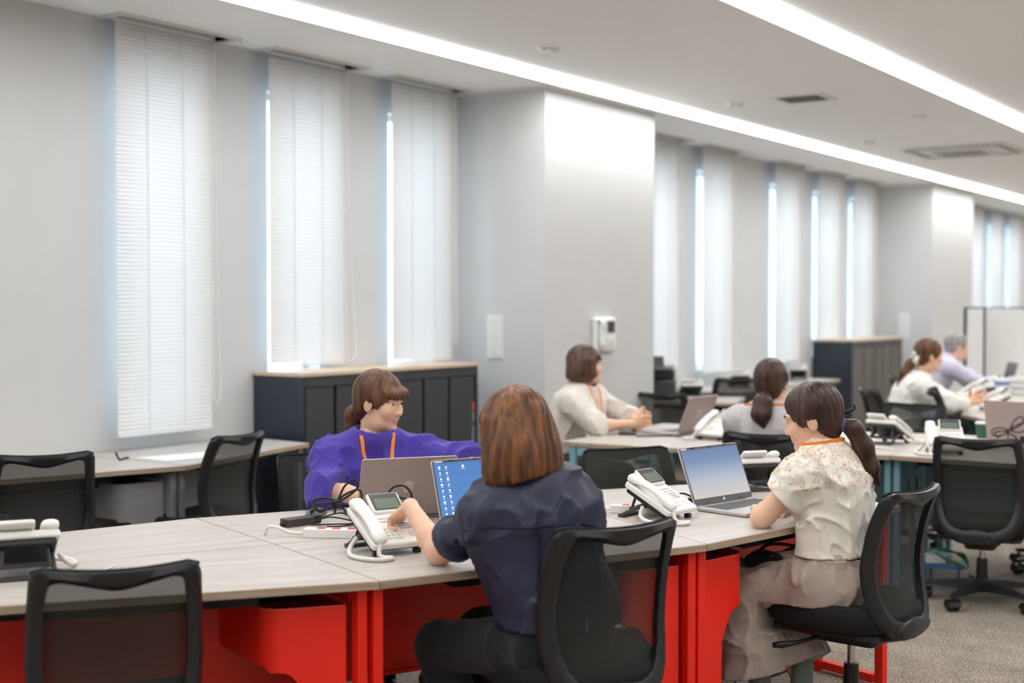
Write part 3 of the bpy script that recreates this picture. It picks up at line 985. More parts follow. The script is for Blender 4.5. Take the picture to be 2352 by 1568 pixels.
def phone_parts():
    d = {}
    m = MB(); m.rbox(-0.095, 0.095, 0.0, 0.215, 0.0, 0.022, 0.012, 3, 0.004, M=PT); d['body'] = m.data('body', M_PHONE, smooth=30)
    m = MB(); m.rbox(-0.085, 0.085, 0.02, 0.205, -0.018, 0.0, 0.01, 2, 0.003, M=PT); d['underside'] = m.data('underside', M_BLACK)
    # folding stand: two arms and two cross bars
    m = MB()
    top = PT @ Vector((0, 0.115, -0.018))
    for s in (-1, 1):
        m.tube([(s * 0.075, top.y, top.z), (s * 0.078, top.y + 0.10, 0.008)], [0.009, 0.007], 6)
        m.tube([(s * 0.060, PT @ Vector((0, 0.17, -0.018)) @ Vector((0, 1, 0)) if False else (PT @ Vector((0, 0.17, -0.018))).y, (PT @ Vector((0, 0.17, -0.018))).z), (s * 0.066, top.y + 0.065, 0.03)], 0.006, 6)
    m.box(-0.085, 0.085, top.y + 0.088, top.y + 0.112, 0.0, 0.012)
    m.box(-0.078, 0.078, top.y + 0.050, top.y + 0.066, 0.028, 0.042)
    d['stand'] = m.data('stand', M_DARK)
    m = MB(); m.rbox(-0.012, 0.012, -0.095, -0.075, 0.0, 0.016, 0.004)
    d['front_foot'] = m.data('front_foot', M_BLACK)
    # handset: arched bar with two cups
    m = MB()
    rings = []
    for y, zc, w, h in ((0.002, .034, .012, .006), (0.007, .035, .022, .012), (0.030, .037, .0255, .0145), (0.050, .042, .0245, .012), (0.075, .046, .023, .0105), (0.11, .0475, .0225, .010), (0.145, .046, .023, .0105), (0.170, .042, .0245, .012), (0.190, .038, .0260, .0155), (0.214, .037, .0245, .0150), (0.222, .036, .012, .007)):
        rings.append([PT @ Vector((-0.068 + w * math.copysign(abs(math.cos(a)) ** .8, math.cos(a)), y, zc + h * math.copysign(abs(math.sin(a)) ** .8, math.sin(a)))) for a in [2 * PI * i / 14 for i in range(14)]])
    m.loft(rings)
    d['handset'] = m.data('handset', M_PHONE, smooth=True)
    # tilting display
    DT = PT @ Matrix.Translation((0.030, 0.158, 0.022)) @ Matrix.Rotation(math.radians(12), 4, 'X')
    m = MB(); m.rbox(-0.056, 0.056, 0.0, 0.082, -0.004, 0.010, 0.008, 3, 0.003, M=DT); d['display'] = m.data('display', M_PHONE, smooth=30)
    m = MB(); m.box(-0.049, 0.049, 0.008, 0.077, 0.0101, 0.0112, DT); d['display_frame'] = m.data('display_frame', M_LCDDARK)
    m = MB(); m.box(-0.041, 0.041, 0.012, 0.056, 0.0113, 0.0120, DT); d['display_screen'] = m.data('display_screen', M_LCD)
    m = MB(); m.rbox(-0.0065, 0.0065, -0.0045, 0.0045, 0, 0.004, 0.002, 2, 0.001); d['key'] = m.data('key', M_PHONEKEY)
    m = MB(); m.lathe([(0.015, 0), (0.014, 0.003), (0.006, 0.003), (0.006, 0.005), (0.001, 0.005)], 18); d['dial'] = m.data('navigation_dial', M_PHONEKEY, smooth=30)
    m = MB()
    for r in range(2):
        for c in range(8):
            m.cbox((-0.028 + c * 0.0145, 0.118 + r * 0.016, 0.0235), (0.012, 0.010, 0.004), PT)
    for c in range(3):
        for r in range(4):
            m.cbox((-0.024 + c * 0.018, 0.030 + r * 0.016, 0.0235), (0.013, 0.009, 0.004), PT)
    d['keypad'] = m.data('keypad', M_PHONEKEY)
    m = coil([PT @ Vector((-0.068, 0.008, 0.03)), (-0.085, -0.135, 0.012), (-0.060, -0.170, 0.008), (-0.100, -0.180, 0.008), (-0.135, -0.145, 0.008), (-0.150, -0.07, 0.008), (-0.125, -0.01, 0.02), (-0.097, 0.0, 0.05)])
    d['cord'] = m.data('coiled_cord', M_CORDW, smooth=True)
    return d
PH = phone_parts()
def phone(label, x, y, heading, near=False, cord=True, z=DZ):
    t = thing('desk_phone', label, 'telephone', (x, y, z), heading, 'white desk telephones')
    b = link('body', PH['body'], t)
    for nme in ('underside', 'stand', 'handset'):
        link(nme, PH[nme], t)
    for s in (-1, 1):
        link('front_foot', PH['front_foot'], t, (s * 0.07, 0, 0))
    dsp = link('display', PH['display'], t)
    link('display_frame', PH['display_frame'], dsp); link('display_screen', PH['display_screen'], dsp)
    if cord:
        link('coiled_cord', PH['cord'], t)
    if near:
        E3 = PT.to_euler()
        for r in range(2):
            for c in range(8):
                link('key', PH['key'], t, PT @ Vector((-0.028 + c * 0.0145, 0.118 + r * 0.016, 0.0215)), E3)
        for c in range(3):
            for r in range(4):
                link('key', PH['key'], t, PT @ Vector((-0.024 + c * 0.018, 0.030 + r * 0.016, 0.0215)), E3)
        link('navigation_dial', PH['dial'], t, PT @ Vector((0.062, 0.045, 0.0215)), E3)
        m = MB()
        for r in range(3):
            m.cbox((0.052, 0.075 + r * 0.012, 0.0230), (0.042, 0.003, 0.002), PT)
        m.build('key_row', M_GREYVENT, t)
    else:
        link('keypad', PH['keypad'], t)
    return t
phone('white desk phone being dialled by the person in navy', 3.335, 2.725, 66, near=True)
phone('white desk phone with its handset toward us, left of the open grey-blue laptop', 4.405, 2.315, 84, near=True)
phone('white desk phone cut by the left edge, its dark stand toward us', 2.462, 3.355, 238)
phone('white desk phone seen from its stand side, behind the gradient-screen laptop', 5.335, 2.355, 232, cord=False)
phone('white desk phone with its stand toward us on the blue-legged island', 7.50, 2.49, 168)
phone('white desk phone with its keypad toward us, just behind the castored chair', 7.16, 2.075, 22)
phone('white desk phone left of the person in the grey top', 7.18, 3.38, -10)
phone('white desk phone tucked behind the laptop of the person with clasped hands', 7.62, 3.30, 200, cord=False)
FP = 'white background phone '
phone(FP + 'on the window desk, beside the printer', 10.05, 4.98, 215, cord=False)
phone(FP + 'on the wall-side desk, left of the empty dark chair', 11.75, 5.32, 215, cord=False)
phone(FP + 'on the wall-side desk, right of the head of the person in grey', 13.15, 5.30, 200, cord=False)
phone(FP + 'nearest the person in white', 11.3, 3.02, -60, cord=False)
phone(FP + 'beside the blue and white cup', 11.95, 3.08, -60, cord=False)
phone(FP + 'lying nearest the laptop at the right edge', 10.25, 2.60, -60, cord=False)

# ------------------------------------------------------------------ laptops
def screen_mat(name, stops, strength, axis='Y'):
    m, nt, b = nt_of(name)
    tc = nt.nodes.new('ShaderNodeTexCoord')
    sp = nt.nodes.new('ShaderNodeSeparateXYZ')
    nt.links.new(tc.outputs['Generated'], sp.inputs[0])
    r = nt.nodes.new('ShaderNodeValToRGB')
    e = r.color_ramp.elements
    e[0].position = stops[0][0]; e[0].color = stops[0][1]
    e[1].position = stops[-1][0]; e[1].color = stops[-1][1]
    for p, c in stops[1:-1]:
        x = e.new(p); x.color = c
    nt.links.new(sp.outputs[axis], r.inputs[0])
    nt.links.new(r.outputs[0], b.inputs['Emission Color'])
    b.inputs['Emission Strength'].default_value = strength
    b.inputs['Base Color'].default_value = (0.02, 0.02, 0.02, 1)
    b.inputs['Roughness'].default_value = 0.35
    return m
M_SCR1 = screen_mat('screen_desktop', [(0, rgb(74, 140, 210)), (0.5, rgb(70, 138, 214)), (1, rgb(64, 128, 208))], 0.62)
M_SCR2 = screen_mat('screen_gradient', [(0, rgb(222, 212, 206)), (0.35, rgb(188, 196, 212)), (0.75, rgb(110, 142, 186)), (1, rgb(92, 122, 172))], 0.62)
M_SCROFF = mat('screen_off', rgb(30, 32, 38), 0.2)
M_ICON = emat('icon_white', (0.85, 0.93, 1, 1), 0.55)
M_ICONG = emat('icon_green', (0.1, 0.5, 0.25, 1), 0.5)
M_ICONR = emat('icon_red', (0.85, 0.25, 0.22, 1), 0.5)
M_LOGO = mat('logo_silver', rgb(214, 204, 196), 0.3, metal=0.4)
LW, LD, LH = 0.358, 0.236, 0.232
def laptop(label, x, y, heading, angle=108, scr=None, lidmat=None, icons=False, z=DZ, logo=True, sticker=False):
    lm = lidmat or M_SILVER
    t = thing('laptop', label, 'laptop', (x, y, z), heading, 'laptops on the desks')
    m = MB(); m.rbox(-LW / 2, LW / 2, -LD, 0, 0.002, 0.016, 0.012, 3, 0.003); base = m.build('base', M_SILVER, t, smooth=30)
    m = MB()
    for r in range(6):
        n = 16
        for c in range(n):
            if r == 5 and 4 <= c <= 8:
                continue
            x0 = -0.158 + c * 0.0198; y0 = -0.030 - r * 0.0185
            m.cbox((x0 + 0.009, y0, 0.0165), (0.0165, 0.0150, 0.0018))
    m.cbox((-0.158 + 6.5 * 0.0198, -0.030 - 5 * 0.0185, 0.0165), (0.095, 0.015, 0.0018))
    kb = m.build('keyboard', M_KEYS, base); kb['kind'] = 'stuff'
    m = MB(); m.box(-0.055, 0.055, -0.222, -0.158, 0.0155, 0.0166); m.build('touchpad', M_LIDROSE, base)
    H = Matrix.Translation((0, 0.002, 0.014)) @ Matrix.Rotation(math.radians(180 - angle), 4, 'X')
    # lid frame: local -y runs up the lid, +z is the outer face when closed... build upright instead
    A = math.radians(angle)
    L = Matrix.Translation((0, 0.0, 0.014)) @ Matrix.Rotation(A - PI / 2, 4, 'X') @ Matrix.Rotation(0, 4, 'Z')
    # frame: X right, Z up the lid, -Y the screen side
    def rb(x0, x1, z0, z1, y0, y1, r):
        pts = rrect(x0, x1, z0, z1, r, 3)
        Q = L @ Matrix(((1, 0, 0, 0), (0, 0, 1, 0), (0, 1, 0, 0), (0, 0, 0, 1)))
        mm = MB(); mm.prism(pts, y0, y1, 0.0008, Q)
        return mm
    L = Matrix.Translation((0, 0.0, 0.014)) @ Matrix.Rotation(-(A - PI / 2), 4, 'X')
    lid = rb(-LW / 2, LW / 2, 0.004, LH, 0.0, 0.007, 0.010).build('lid', lm, t, smooth=30)
    rb(-LW / 2 + 0.002, LW / 2 - 0.002, 0.006, LH - 0.002, -0.0012, 0.0, 0.009).build('bezel', M_BEZEL, lid)
    rb(-LW / 2 + 0.007, LW / 2 - 0.007, 0.028, LH - 0.012, -0.0017, -0.0012, 0.001).build('screen', scr or M_SCROFF, lid)
    rb(-0.005, 0.005, LH - 0.0095, LH - 0.0045, -0.0018, -0.0010, 0.002).build('webcam', M_GAP, lid)
    rb(-LW / 2 + 0.010, -LW / 2 + 0.044, LH - 0.0100, LH - 0.0050, -0.0018, -0.0010, 0.001).build('bezel_sticker', M_WHITE, lid)
    for s in (-1, 1):
        rb(s * 0.10 - 0.012, s * 0.10 + 0.012, LH - 0.0075, LH - 0.0040, -0.0018, -0.0010, 0.001).build('bezel_pad', M_GAP, lid)
        rb(s * 0.10 - 0.012, s * 0.10 + 0.012, 0.009, 0.012, -0.0018, -0.0010, 0.001).build('bezel_pad', M_GAP, lid)
    m = MB(); m.tube([L @ Vector((-0.13, 0.002, 0.002)), L @ Vector((0.13, 0.002, 0.002))], 0.006, 8); m.build('hinge', M_BEZEL, lid)
    if logo:
        Rb = L @ Matrix.Translation((0, 0.0071, 0.118)) @ Matrix.Rotation(PI, 4, 'Z') @ Matrix.Rotation(PI / 2, 4, 'X')
        mm = MB(); mm.lathe([(0.0225, 0), (0.0225, 0.0006)], 28, (0, 0, 0), Rb)
        lg = mm.build('logo', M_LOGO, lid)
        ob = link('logo_letters', text_data('hp', 0.046, lm, 0.28, 0.0004), lid)
        ob.matrix_local = L @ Matrix.Translation((0, 0.0081, 0.119)) @ Matrix.Rotation(PI, 4, 'Z') @ Matrix.Rotation(PI / 2, 4, 'X')
        Rf = L @ Matrix.Translation((0, -0.0013, 0.017)) @ Matrix.Rotation(PI / 2, 4, 'X')
        mm = MB(); mm.lathe([(0.0055, 0), (0.0055, 0.0005)], 18, (0, 0, 0), Rf); mm.build('front_logo', M_WHITE, lid)
    if sticker:
        ob = link('lid_marking', text_data('AC', 0.013, M_WHITE, 0.0, 0.0002), lid)
        ob.matrix_local = L @ Matrix.Translation((-LW / 2 + 0.03, 0.0076, 0.018)) @ Matrix.Rotation(PI, 4, 'Z') @ Matrix.Rotation(PI / 2, 4, 'X')
    if icons:
        m = MB()
        for c, xx in enumerate((0.020, 0.048)):
            for r in range(9):
                m.m = 0
                if c == 1 and r in (3,): m.m = 1
                if c == 1 and r == 5: m.m = 2
                cx = -LW / 2 + 0.007 + xx; cz = LH - 0.028 - r * 0.0205
                g = 0.0032 if (r + c) % 3 else 0.0042
                m.cbox((cx, -0.0020, cz), (g * 2, 0.0004, g * 1.9), L)
                m.m = 0
                m.cbox((cx, -0.0020, cz - 0.0078), (0.010, 0.0004, 0.0010), L)
        m.m = 0
        m.cbox((-LW / 2 + 0.125, -0.0020, LH - 0.028), (0.009, 0.0004, 0.008), L)
        m.cbox((-LW / 2 + 0.125, -0.0020, LH - 0.0365), (0.016, 0.0004, 0.0014), L)
        m.build('desktop_icons', [M_ICON, M_ICONG, M_ICONR], lid)
    return t
laptop('rose-grey laptop of the person in purple, lid back with round logo toward us', 3.862, 3.062, 235, 109, None, M_LIDROSE, sticker=True)
laptop('laptop showing a blue desktop with icons, half hidden by the person in navy', 3.905, 2.735, 68.5, 108, M_SCR1, icons=True)
laptop('open silver laptop with a blue-to-pale gradient screen', 4.800, 2.230, 77, 112, M_SCR2)
laptop('grey laptop in front of the person with clasped hands', 7.40, 3.665, 268, 112, None, M_LIDROSE)
laptop('grey laptop at the right edge, lid back toward us', 7.80, 1.86, 166, 100, None, M_LIDROSE, logo=False)
laptop('background laptop used by the grey-haired person', 13.05, 3.22, -62, 105, None, M_SILVER, logo=False)

# ------------------------------------------------------------------ mice, cables, power strips
def mouse(label, x, y, heading, z=DZ):
    t = thing('computer_mouse', label, 'mouse', (x, y, z), heading)
    m = MB()
    rings = []
    for u, w, h in ((-.055, .010, .008), (-.050, .024, .022), (-.035, .031, .033), (-.01, .032, .038), (.015, .030, .034), (.038, .028, .025), (.052, .022, .016), (.057, .010, .008)):
        rings.append([(w * math.cos(a), u, max(0.002, h * 0.5 + h * 0.5 * math.sin(a)) ) for a in [2 * PI * i / 16 for i in range(16)]])
    m.loft(rings); m.build('shell', mat('mouse_grey', rgb(82, 84, 88), 0.35), t, smooth=True)
    m = MB(); m.rbox(-0.005, 0.005, 0.018, 0.040, 0.026, 0.036, 0.003); m.build('wheel', M_GAP, t)
    m = MB(); m.box(-0.0008, 0.0008, -0.005, 0.052, 0.015, 0.0345); m.build('button_split', M_GAP, t)
    return t
mouse('dark grey mouse beside the bundled cable, left of the person in purple', 3.700, 3.345, 200)
mouse('dark mouse before the person with clasped hands', 7.09, 3.93, -70)
mouse('dark mouse among cables behind the ponytail of the person in cream', 6.98, 2.46, 120)
def cable(name, label, pts, r, mt, n=8, cat='cable', seg=6):
    m = MB(); m.tube(spline(pts, n), r, seg)
    o = m.build(name, mt, None, smooth=True)
    return tag(o, label, cat)
def bow(cx, cy, cz, ang, s=1.0, tail=None):
    """figure-of-eight bundle of cable standing on the desk"""
    ca, sa = math.cos(ang), math.sin(ang)
    base = [(-.01, 0, -.05), (0, 0, 0), (.05, .01, .035), (.095, .0, .045), (.10, -.012, .005), (.05, -.01, -.012), (0, 0, 0), (-.05, .01, .012), (-.10, .015, .0), (-.095, .0, -.035), (-.045, -.01, -.032), (.0, .0, .002),
            (.03, .012, .06), (.07, .016, .088), (.085, .01, .055), (.03, .0, .01), (-.03, -.01, -.006), (-.085, -.012, -.012), (-.07, -.008, -.045), (-.02, .004, -.02), (.02, .006, -.03), (.05, .01, -.06)]
    return [(cx + s * (x * ca - y * sa), cy + s * (x * sa + y * ca), cz + s * z) for x, y, z in base] + (tail or [])
cable('power_cable', 'black power cable tied in a bow next to the dialled phone', bow(3.520, 3.085, DZ + 0.105, math.radians(-55), 0.82, [(3.55, 2.99, DZ + 0.03), (3.515, 2.955, DZ + 0.06), (3.50, 2.945, DZ + 0.035)]), 0.0042, M_CORDB)
cable('power_cable', 'black cable loop standing before the rose-grey laptop lid', [(3.66, 2.98, DZ + .004), (3.655, 2.975, DZ + .06), (3.66, 2.965, DZ + .135), (3.69, 2.93, DZ + .150), (3.71, 2.91, DZ + .11), (3.68, 2.94, DZ + .06), (3.65, 2.97, DZ + .085), (3.675, 2.94, DZ + .11), (3.72, 2.90, DZ + .08), (3.71, 2.92, DZ + .01)], 0.0042, M_CORDB)
cable('power_cable', 'black cable loops standing behind the white phone beside the open laptop', [(4.62, 2.42, DZ + .004), (4.60, 2.43, DZ + .05), (4.585, 2.45, DZ + .12), (4.60, 2.44, DZ + .165), (4.63, 2.41, DZ + .15), (4.625, 2.415, DZ + .07), (4.60, 2.44, DZ + .05), (4.585, 2.455, DZ + .10), (4.60, 2.445, DZ + .125), (4.62, 2.42, DZ + .06), (4.64, 2.40, DZ + .02), (4.70, 2.37, DZ + .05), (4.74, 2.33, DZ + .03), (4.80, 2.30, DZ + .008)], 0.0036, M_CORDB)
cable('power_cable', 'black cable tied in a bow before the laptop at the right edge', bow(7.62, 1.86, DZ + 0.095, math.radians(-70), 0.85, [(7.60, 1.80, DZ + .006)]), 0.004, M_CORDB)
cable('mouse_cable', 'thin black cable tangle between the mouse and the power strip', [(3.66, 3.33, DZ + .006), (3.61, 3.25, DZ + .012), (3.56, 3.20, DZ + .03), (3.60, 3.13, DZ + .05), (3.66, 3.10, DZ + .012), (3.58, 3.18, DZ + .008), (3.53, 3.22, DZ + .012), (3.60, 3.19, DZ + .03), (3.68, 3.14, DZ + .006), (3.60, 3.12, DZ + .006), (3.55, 3.16, DZ + .006)], 0.0028, M_CORDB)
def power_strip(label, x, y, heading, L=0.26):
    t = thing('power_strip', label, 'power strip', (x, y, DZ), heading)
    m = MB(); m.rbox(-0.022, 0.022, 0, L, 0, 0.030, 0.004, 2, 0.002); b = m.build('housing', M_WHITE, t)
    for k in range(4):
        m = MB(); m.rbox(-0.006, 0.014, 0.045 + k * 0.052, 0.072 + k * 0.052, 0.0295, 0.0325, 0.002); m.build('rocker_switch', M_REDSW, b)
        m = MB(); m.box(-0.018, -0.010, 0.047 + k * 0.052, 0.070 + k * 0.052, 0.0298, 0.0306); m.build('socket', M_GAP, b)
    m = MB(); m.tube(spline([(0, 0.0, 0.012), (0, -0.05, 0.014), (0.0, -0.09, 0.030), (-0.02, -0.13, 0.028), (-0.03, -0.145, 0.001)], 6), 0.0055, 8); m.build('flex', M_CORDW, t, smooth=True)
    m = MB(); m.rbox(-0.016, 0.016, L - 0.06, L - 0.018, 0.0326, 0.075, 0.004); m.build('plug', M_BLACK, t)
    return t
power_strip('white power strip with red rocker switches behind the dialled phone', 3.378, 3.105, -62)
power_strip('white power strip half hidden behind the phone left of the open laptop', 4.42, 2.52, -70)
power_strip('white power strip at the right edge behind the castored chair', 7.52, 2.02, -88, 0.3)
t = thing('power_adapter', 'dark brown laptop power adapter lying near the desk seam', 'adapter', (3.485, 3.300, DZ), -12)
m = MB(); m.rbox(-0.025, 0.025, 0.0, 0.115, 0, 0.028, 0.004, 2); m.build('brick', M_BROWNBOX, t)
m = MB(); m.tube([(0, -0.014, 0.012), (0, 0.0, 0.012)], [0.006, 0.009], 8); m.build('strain_relief', M_BLACK, t)
m = MB(); m.rbox(-0.017, 0.017, 0.1155, 0.150, 0.002, 0.030, 0.004); m.build('connector', M_BLACK, t)
t = thing('power_adapter', 'black laptop adapter behind the open silver laptop', 'adapter', (4.78, 2.33, DZ), -40)
m = MB(); m.rbox(-0.024, 0.024, 0.0, 0.10, 0, 0.028, 0.004, 2); m.build('brick', M_BLACK, t)
m = MB(); m.rbox(-0.012, 0.012, -0.045, 0.0, 0.006, 0.028, 0.004); m.build('connector', M_BLACK, t)
cable('phone_line', 'thin white cable lying on the desk beside the left-edge phone', [(2.45, 3.18, DZ + .003), (2.56, 3.17, DZ + .003), (2.63, 3.20, DZ + .003), (2.68, 3.22, DZ + .003)], 0.0022, M_CORDW)
# cables, pads and small things on the blue island
cable('power_cable', 'black cable and plug lying behind the ponytail of the person in cream', [(7.15, 2.95, DZ + .004), (7.2, 2.80, DZ + .03), (7.25, 2.66, DZ + .012), (7.22, 2.55, DZ + .006), (7.28, 2.50, DZ + .006)], 0.008, M_CORDB)
cable('phone_line', 'white cable curling behind the ponytail of the person in cream', [(7.30, 2.85, DZ + .004), (7.20, 2.70, DZ + .012), (7.12, 2.58, DZ + .006), (7.16, 2.42, DZ + .006), (7.12, 2.33, DZ + .004)], 0.006, M_CORDW)
cable('power_cable', 'black cable tangle beside the laptop of the person with clasped hands', [(7.12, 3.62, DZ + .004), (7.22, 3.52, DZ + .02), (7.32, 3.5, DZ + .005), (7.25, 3.44, DZ + .02), (7.16, 3.5, DZ + .005), (7.28, 3.55, DZ + .01), (7.5, 3.52, DZ + .004)], 0.004, M_CORDB)
cable('power_cable', 'black cable lying below the keyboard of the person with clasped hands', [(7.02, 3.83, DZ + .004), (7.10, 3.72, DZ + .006), (7.17, 3.64, DZ + .004)], 0.005, M_CORDB)
t = thing('clear_cup', 'small green tumbler on the desk left of the laptop at the right edge', 'cup', (8.10, 2.13, DZ), 90)
m = MB(); m.lathe([(0.030, 0.0), (0.040, 0.082)], 20); m.build('tumbler', M_GREENCUP, t, smooth=40)
m = MB(); m.lathe([(0.041, 0.082), (0.042, 0.090), (0.030, 0.094)], 20); m.build('lid', M_PAPER, t, smooth=40)
t = thing('paper_cup', 'tall white cup with a blue band on the background desk', 'cup', (11.62, 2.90, DZ), 90)
m = MB(); m.lathe([(0.045, 0.0), (0.062, 0.15)], 24); m.build('body', M_PAPER, t, smooth=40)
m = MB(); m.lathe([(0.060, 0.112), (0.0612, 0.133)], 24); m.build('band', M_CUPBLUE, t, smooth=40)
m = MB(); m.lathe([(0.064, 0.15), (0.064, 0.16), (0.058, 0.166)], 24); m.build('rim', M_PAPER, t, smooth=40)
t = thing('document_tray', 'white document tray stack at the far right of the background desk', 'tray', (12.25, 2.85, DZ), 100)
for k in range(3):
    m = MB(); m.box(-0.12, 0.12, -0.15, 0.15, k * 0.05, k * 0.05 + 0.012); m.box(-0.12, -0.11, -0.15, 0.15, k * 0.05, k * 0.05 + 0.045); m.box(0.11, 0.12, -0.15, 0.15, k * 0.05, k * 0.05 + 0.045); m.build('tray', M_WHITE, t)
t = thing('file_box', 'small yellow box beside the background laptop', 'box', (13.3, 2.95, DZ), 80)
m = MB(); m.box(-0.12, 0.12, -0.06, 0.06, 0, 0.08); m.build('carton', M_YELLOW, t)
m = MB(); m.box(-0.05, 0.05, -0.063, -0.06, 0.02, 0.06); m.build('opening', M_GAP, t)
# items on the wall desk
t = thing('paper_sheet', 'white paper sheets lying on the wall desk', 'paper', (4.62, 5.17, DZ), 90)
m = MB(); m.add([(0, 0, 0.001), (0.30, -0.075, 0.001), (0.42, 0.13, 0.001), (0.02, 0.25, 0.001), (0, 0, 0.0022), (0.30, -0.075, 0.0022), (0.42, 0.13, 0.0022), (0.02, 0.25, 0.0022)], [(3, 2, 1, 0), (4, 5, 6, 7), (0, 1, 5, 4), (1, 2, 6, 5), (2, 3, 7, 6), (3, 0, 4, 7)]); m.build('sheet', M_PAPER, t)
m = MB(); m.add([(0.06, 0.03, 0.0024), (0.34, -0.02, 0.0024), (0.38, 0.14, 0.0024), (0.10, 0.20, 0.0024), (0.06, 0.03, 0.0034), (0.34, -0.02, 0.0034), (0.38, 0.14, 0.0034), (0.10, 0.20, 0.0034)], [(3, 2, 1, 0), (4, 5, 6, 7), (0, 1, 5, 4), (1, 2, 6, 5), (2, 3, 7, 6), (3, 0, 4, 7)]); m.build('sheet', M_PAPER, t)
cable('cable_end', 'short black cable stub sticking up beside the white paper', [(4.60, 5.42, DZ + .006), (4.55, 5.40, DZ + .008), (4.50, 5.37, DZ + .010), (4.49, 5.385, DZ + .045)], 0.005, M_CORDB)

# ------------------------------------------------------------------ floor cables and trays
cable('network_cable', 'green network cable loop on the carpet under the cream-blouse desk', [(4.30, 2.30, .012), (4.45, 2.25, .012), (4.60, 2.12, .012), (4.66, 2.02, .02), (4.62, 2.12, .06), (4.55, 2.35, .30), (4.54, 2.42, .5)], 0.004, M_CABLEG)
cable('network_cable', 'blue network cable loop on the carpet under the cream-blouse desk', [(4.28, 2.25, .012), (4.45, 2.20, .012), (4.62, 2.08, .012), (4.68, 1.99, .02), (4.66, 2.10, .07), (4.58, 2.33, .32), (4.57, 2.42, .5)], 0.004, M_CABLEB)
cable('power_cable', 'black cable hanging under the desk beside the feet of the person in purple', [(3.55, 2.62, .30), (3.62, 2.75, .22), (3.85, 2.72, .16), (4.10, 2.62, .10)], 0.004, M_CORDB)
cable('power_cable', 'black cable on the carpet near the shin of the person in navy', [(3.75, 2.75, .006), (3.95, 2.62, .006), (4.1, 2.48, .03), (4.15, 2.4, .006)], 0.005, M_CORDB)
t = thing('cable_tray_box', 'blue wire cable basket with a white box under the blue-legged island', 'cable basket', (7.20, 2.08, 0.0), 10)
m = MB(); m.box(-0.10, 0.10, -0.10, 0.10, 0.12, 0.135); m.build('tray', M_TRAYBLUE, t)
m = MB(); m.tube([(-0.07, 0, 0.0), (-0.07, 0, 0.12)], 0.006, 6); m.tube([(0.07, 0, 0.0), (0.07, 0, 0.12)], 0.006, 6); m.build('leg', M_TRAYBLUE, t)
m = MB(); m.cbox((-0.05, 0.0, 0.16), (0.10, 0.06, 0.045), Matrix.Rotation(0.3, 4, 'Z')); m.build('hub_box', M_WHITE, t)
for k in range(4):
    m = MB(); m.tube(spline([(-.08, 0.02 * k, .2), (0.02, 0.03 * k - .04, .215 - .01 * k), (.10, -.02, .16 + .01 * k), (.12, -.05, .125), (.06, -.08 + .01 * k, .15), (-.05, -.03, .19)], 6), 0.004, 6); m.build('green_cable', M_CABLEG, t, smooth=True)

# ------------------------------------------------------------------ printer on the window desk
t = thing('printer', 'dark office printer on the window desk, half hidden by the near pillar', 'printer', (9.95, 5.30, DZ), 205)
m = MB(); m.rbox(-0.21, 0.21, -0.19, 0.19, 0.0, 0.16, 0.02, 3); m.build('body', M_DARK, t)
m = MB(); m.rbox(-0.20, 0.20, -0.17, 0.18, 0.16, 0.245, 0.03, 3); m.build('upper_body', M_BLACK, t)
m = MB(); m.rbox(-0.19, 0.19, -0.15, 0.18, 0.245, 0.275, 0.02, 3); m.build('scanner_lid', M_GREY, t)
m = MB(); m.add([(-0.12, 0.16, .27), (.12, 0.16, .27), (.12, .24, .36), (-.12, .24, .36), (-0.12, 0.165, .265), (.12, 0.165, .265), (.12, .25, .355), (-.12, .25, .355)], [(0, 1, 2, 3), (7, 6, 5, 4), (0, 4, 5, 1), (1, 5, 6, 2), (2, 6, 7, 3), (3, 7, 4, 0)]); m.build('paper_feed', M_GREY, t)
m = MB(); m.box(-0.15, 0.15, -0.196, -0.188, 0.03, 0.12); m.build('paper_drawer', M_FRAME, t)
m = MB(); m.box(-0.02, 0.02, -0.199, -0.195, 0.08, 0.095); m.build('badge', M_GREY, t)
# partition boards at the far right
for k, (x, y, w, lb) in enumerate(((13.0, 3.57, 0.18, 'narrow left leaf of the white partition screen with dark frame'), (13.19, 3.632, 1.25, 'wide white partition screen with dark frame at the right edge'))):
    t = thing('partition_screen', lb, 'partition', (x + 0.9 * 1.0, y + 0.27, 0), 90 - 72 if False else 18, 'white partition screens at the back')
    m = MB(); m.box(0.015, w, -0.014, 0.014, 0.12, 1.45); m.build('panel', M_WBOARD, t)
    for a, b, c, d in ((0, 0.022, 0.0, 1.47), (w - 0.0, w + 0.022, 0.0, 1.47)):
        m = MB(); m.box(a, b, -0.02, 0.02, c, d); m.build('post', M_DARKNAVY, t)
    m = MB(); m.box(0.022, w, -0.016, 0.016, 1.455, 1.47); m.build('top_rail', M_DARK, t)
    m = MB(); m.box(0.022, w, -0.016, 0.016, 0.10, 0.12); m.build('bottom_rail', M_DARK, t)

# ------------------------------------------------------------------ people: signed distance fields turned into smooth meshes
def V3(*a):
    return np.array(a, dtype=float)
def unit(v):
    return v / (np.linalg.norm(v) + 1e-12)
def vnoise(P, seed=0):
    """smooth value noise, N x 3 -> N in 0..1"""
    I = np.floor(P).astype(np.int64)
    Fr = P - I
    Fr = Fr * Fr * (3 - 2 * Fr)
    out = np.zeros(len(P))
    for dx in (0, 1):
        for dy in (0, 1):
            for dz in (0, 1):
                h = (I[:, 0] + dx) * 374761393 + (I[:, 1] + dy) * 668265263 + (I[:, 2] + dz) * 1274126177 + seed * 974634777
                h = (h ^ (h >> 13)) * 1103515245
                h = (h ^ (h >> 16)) & 0xFFFF
                w = (Fr[:, 0] if dx else 1 - Fr[:, 0]) * (Fr[:, 1] if dy else 1 - Fr[:, 1]) * (Fr[:, 2] if dz else 1 - Fr[:, 2])
                out += w * (h / 65535.0)
    return out
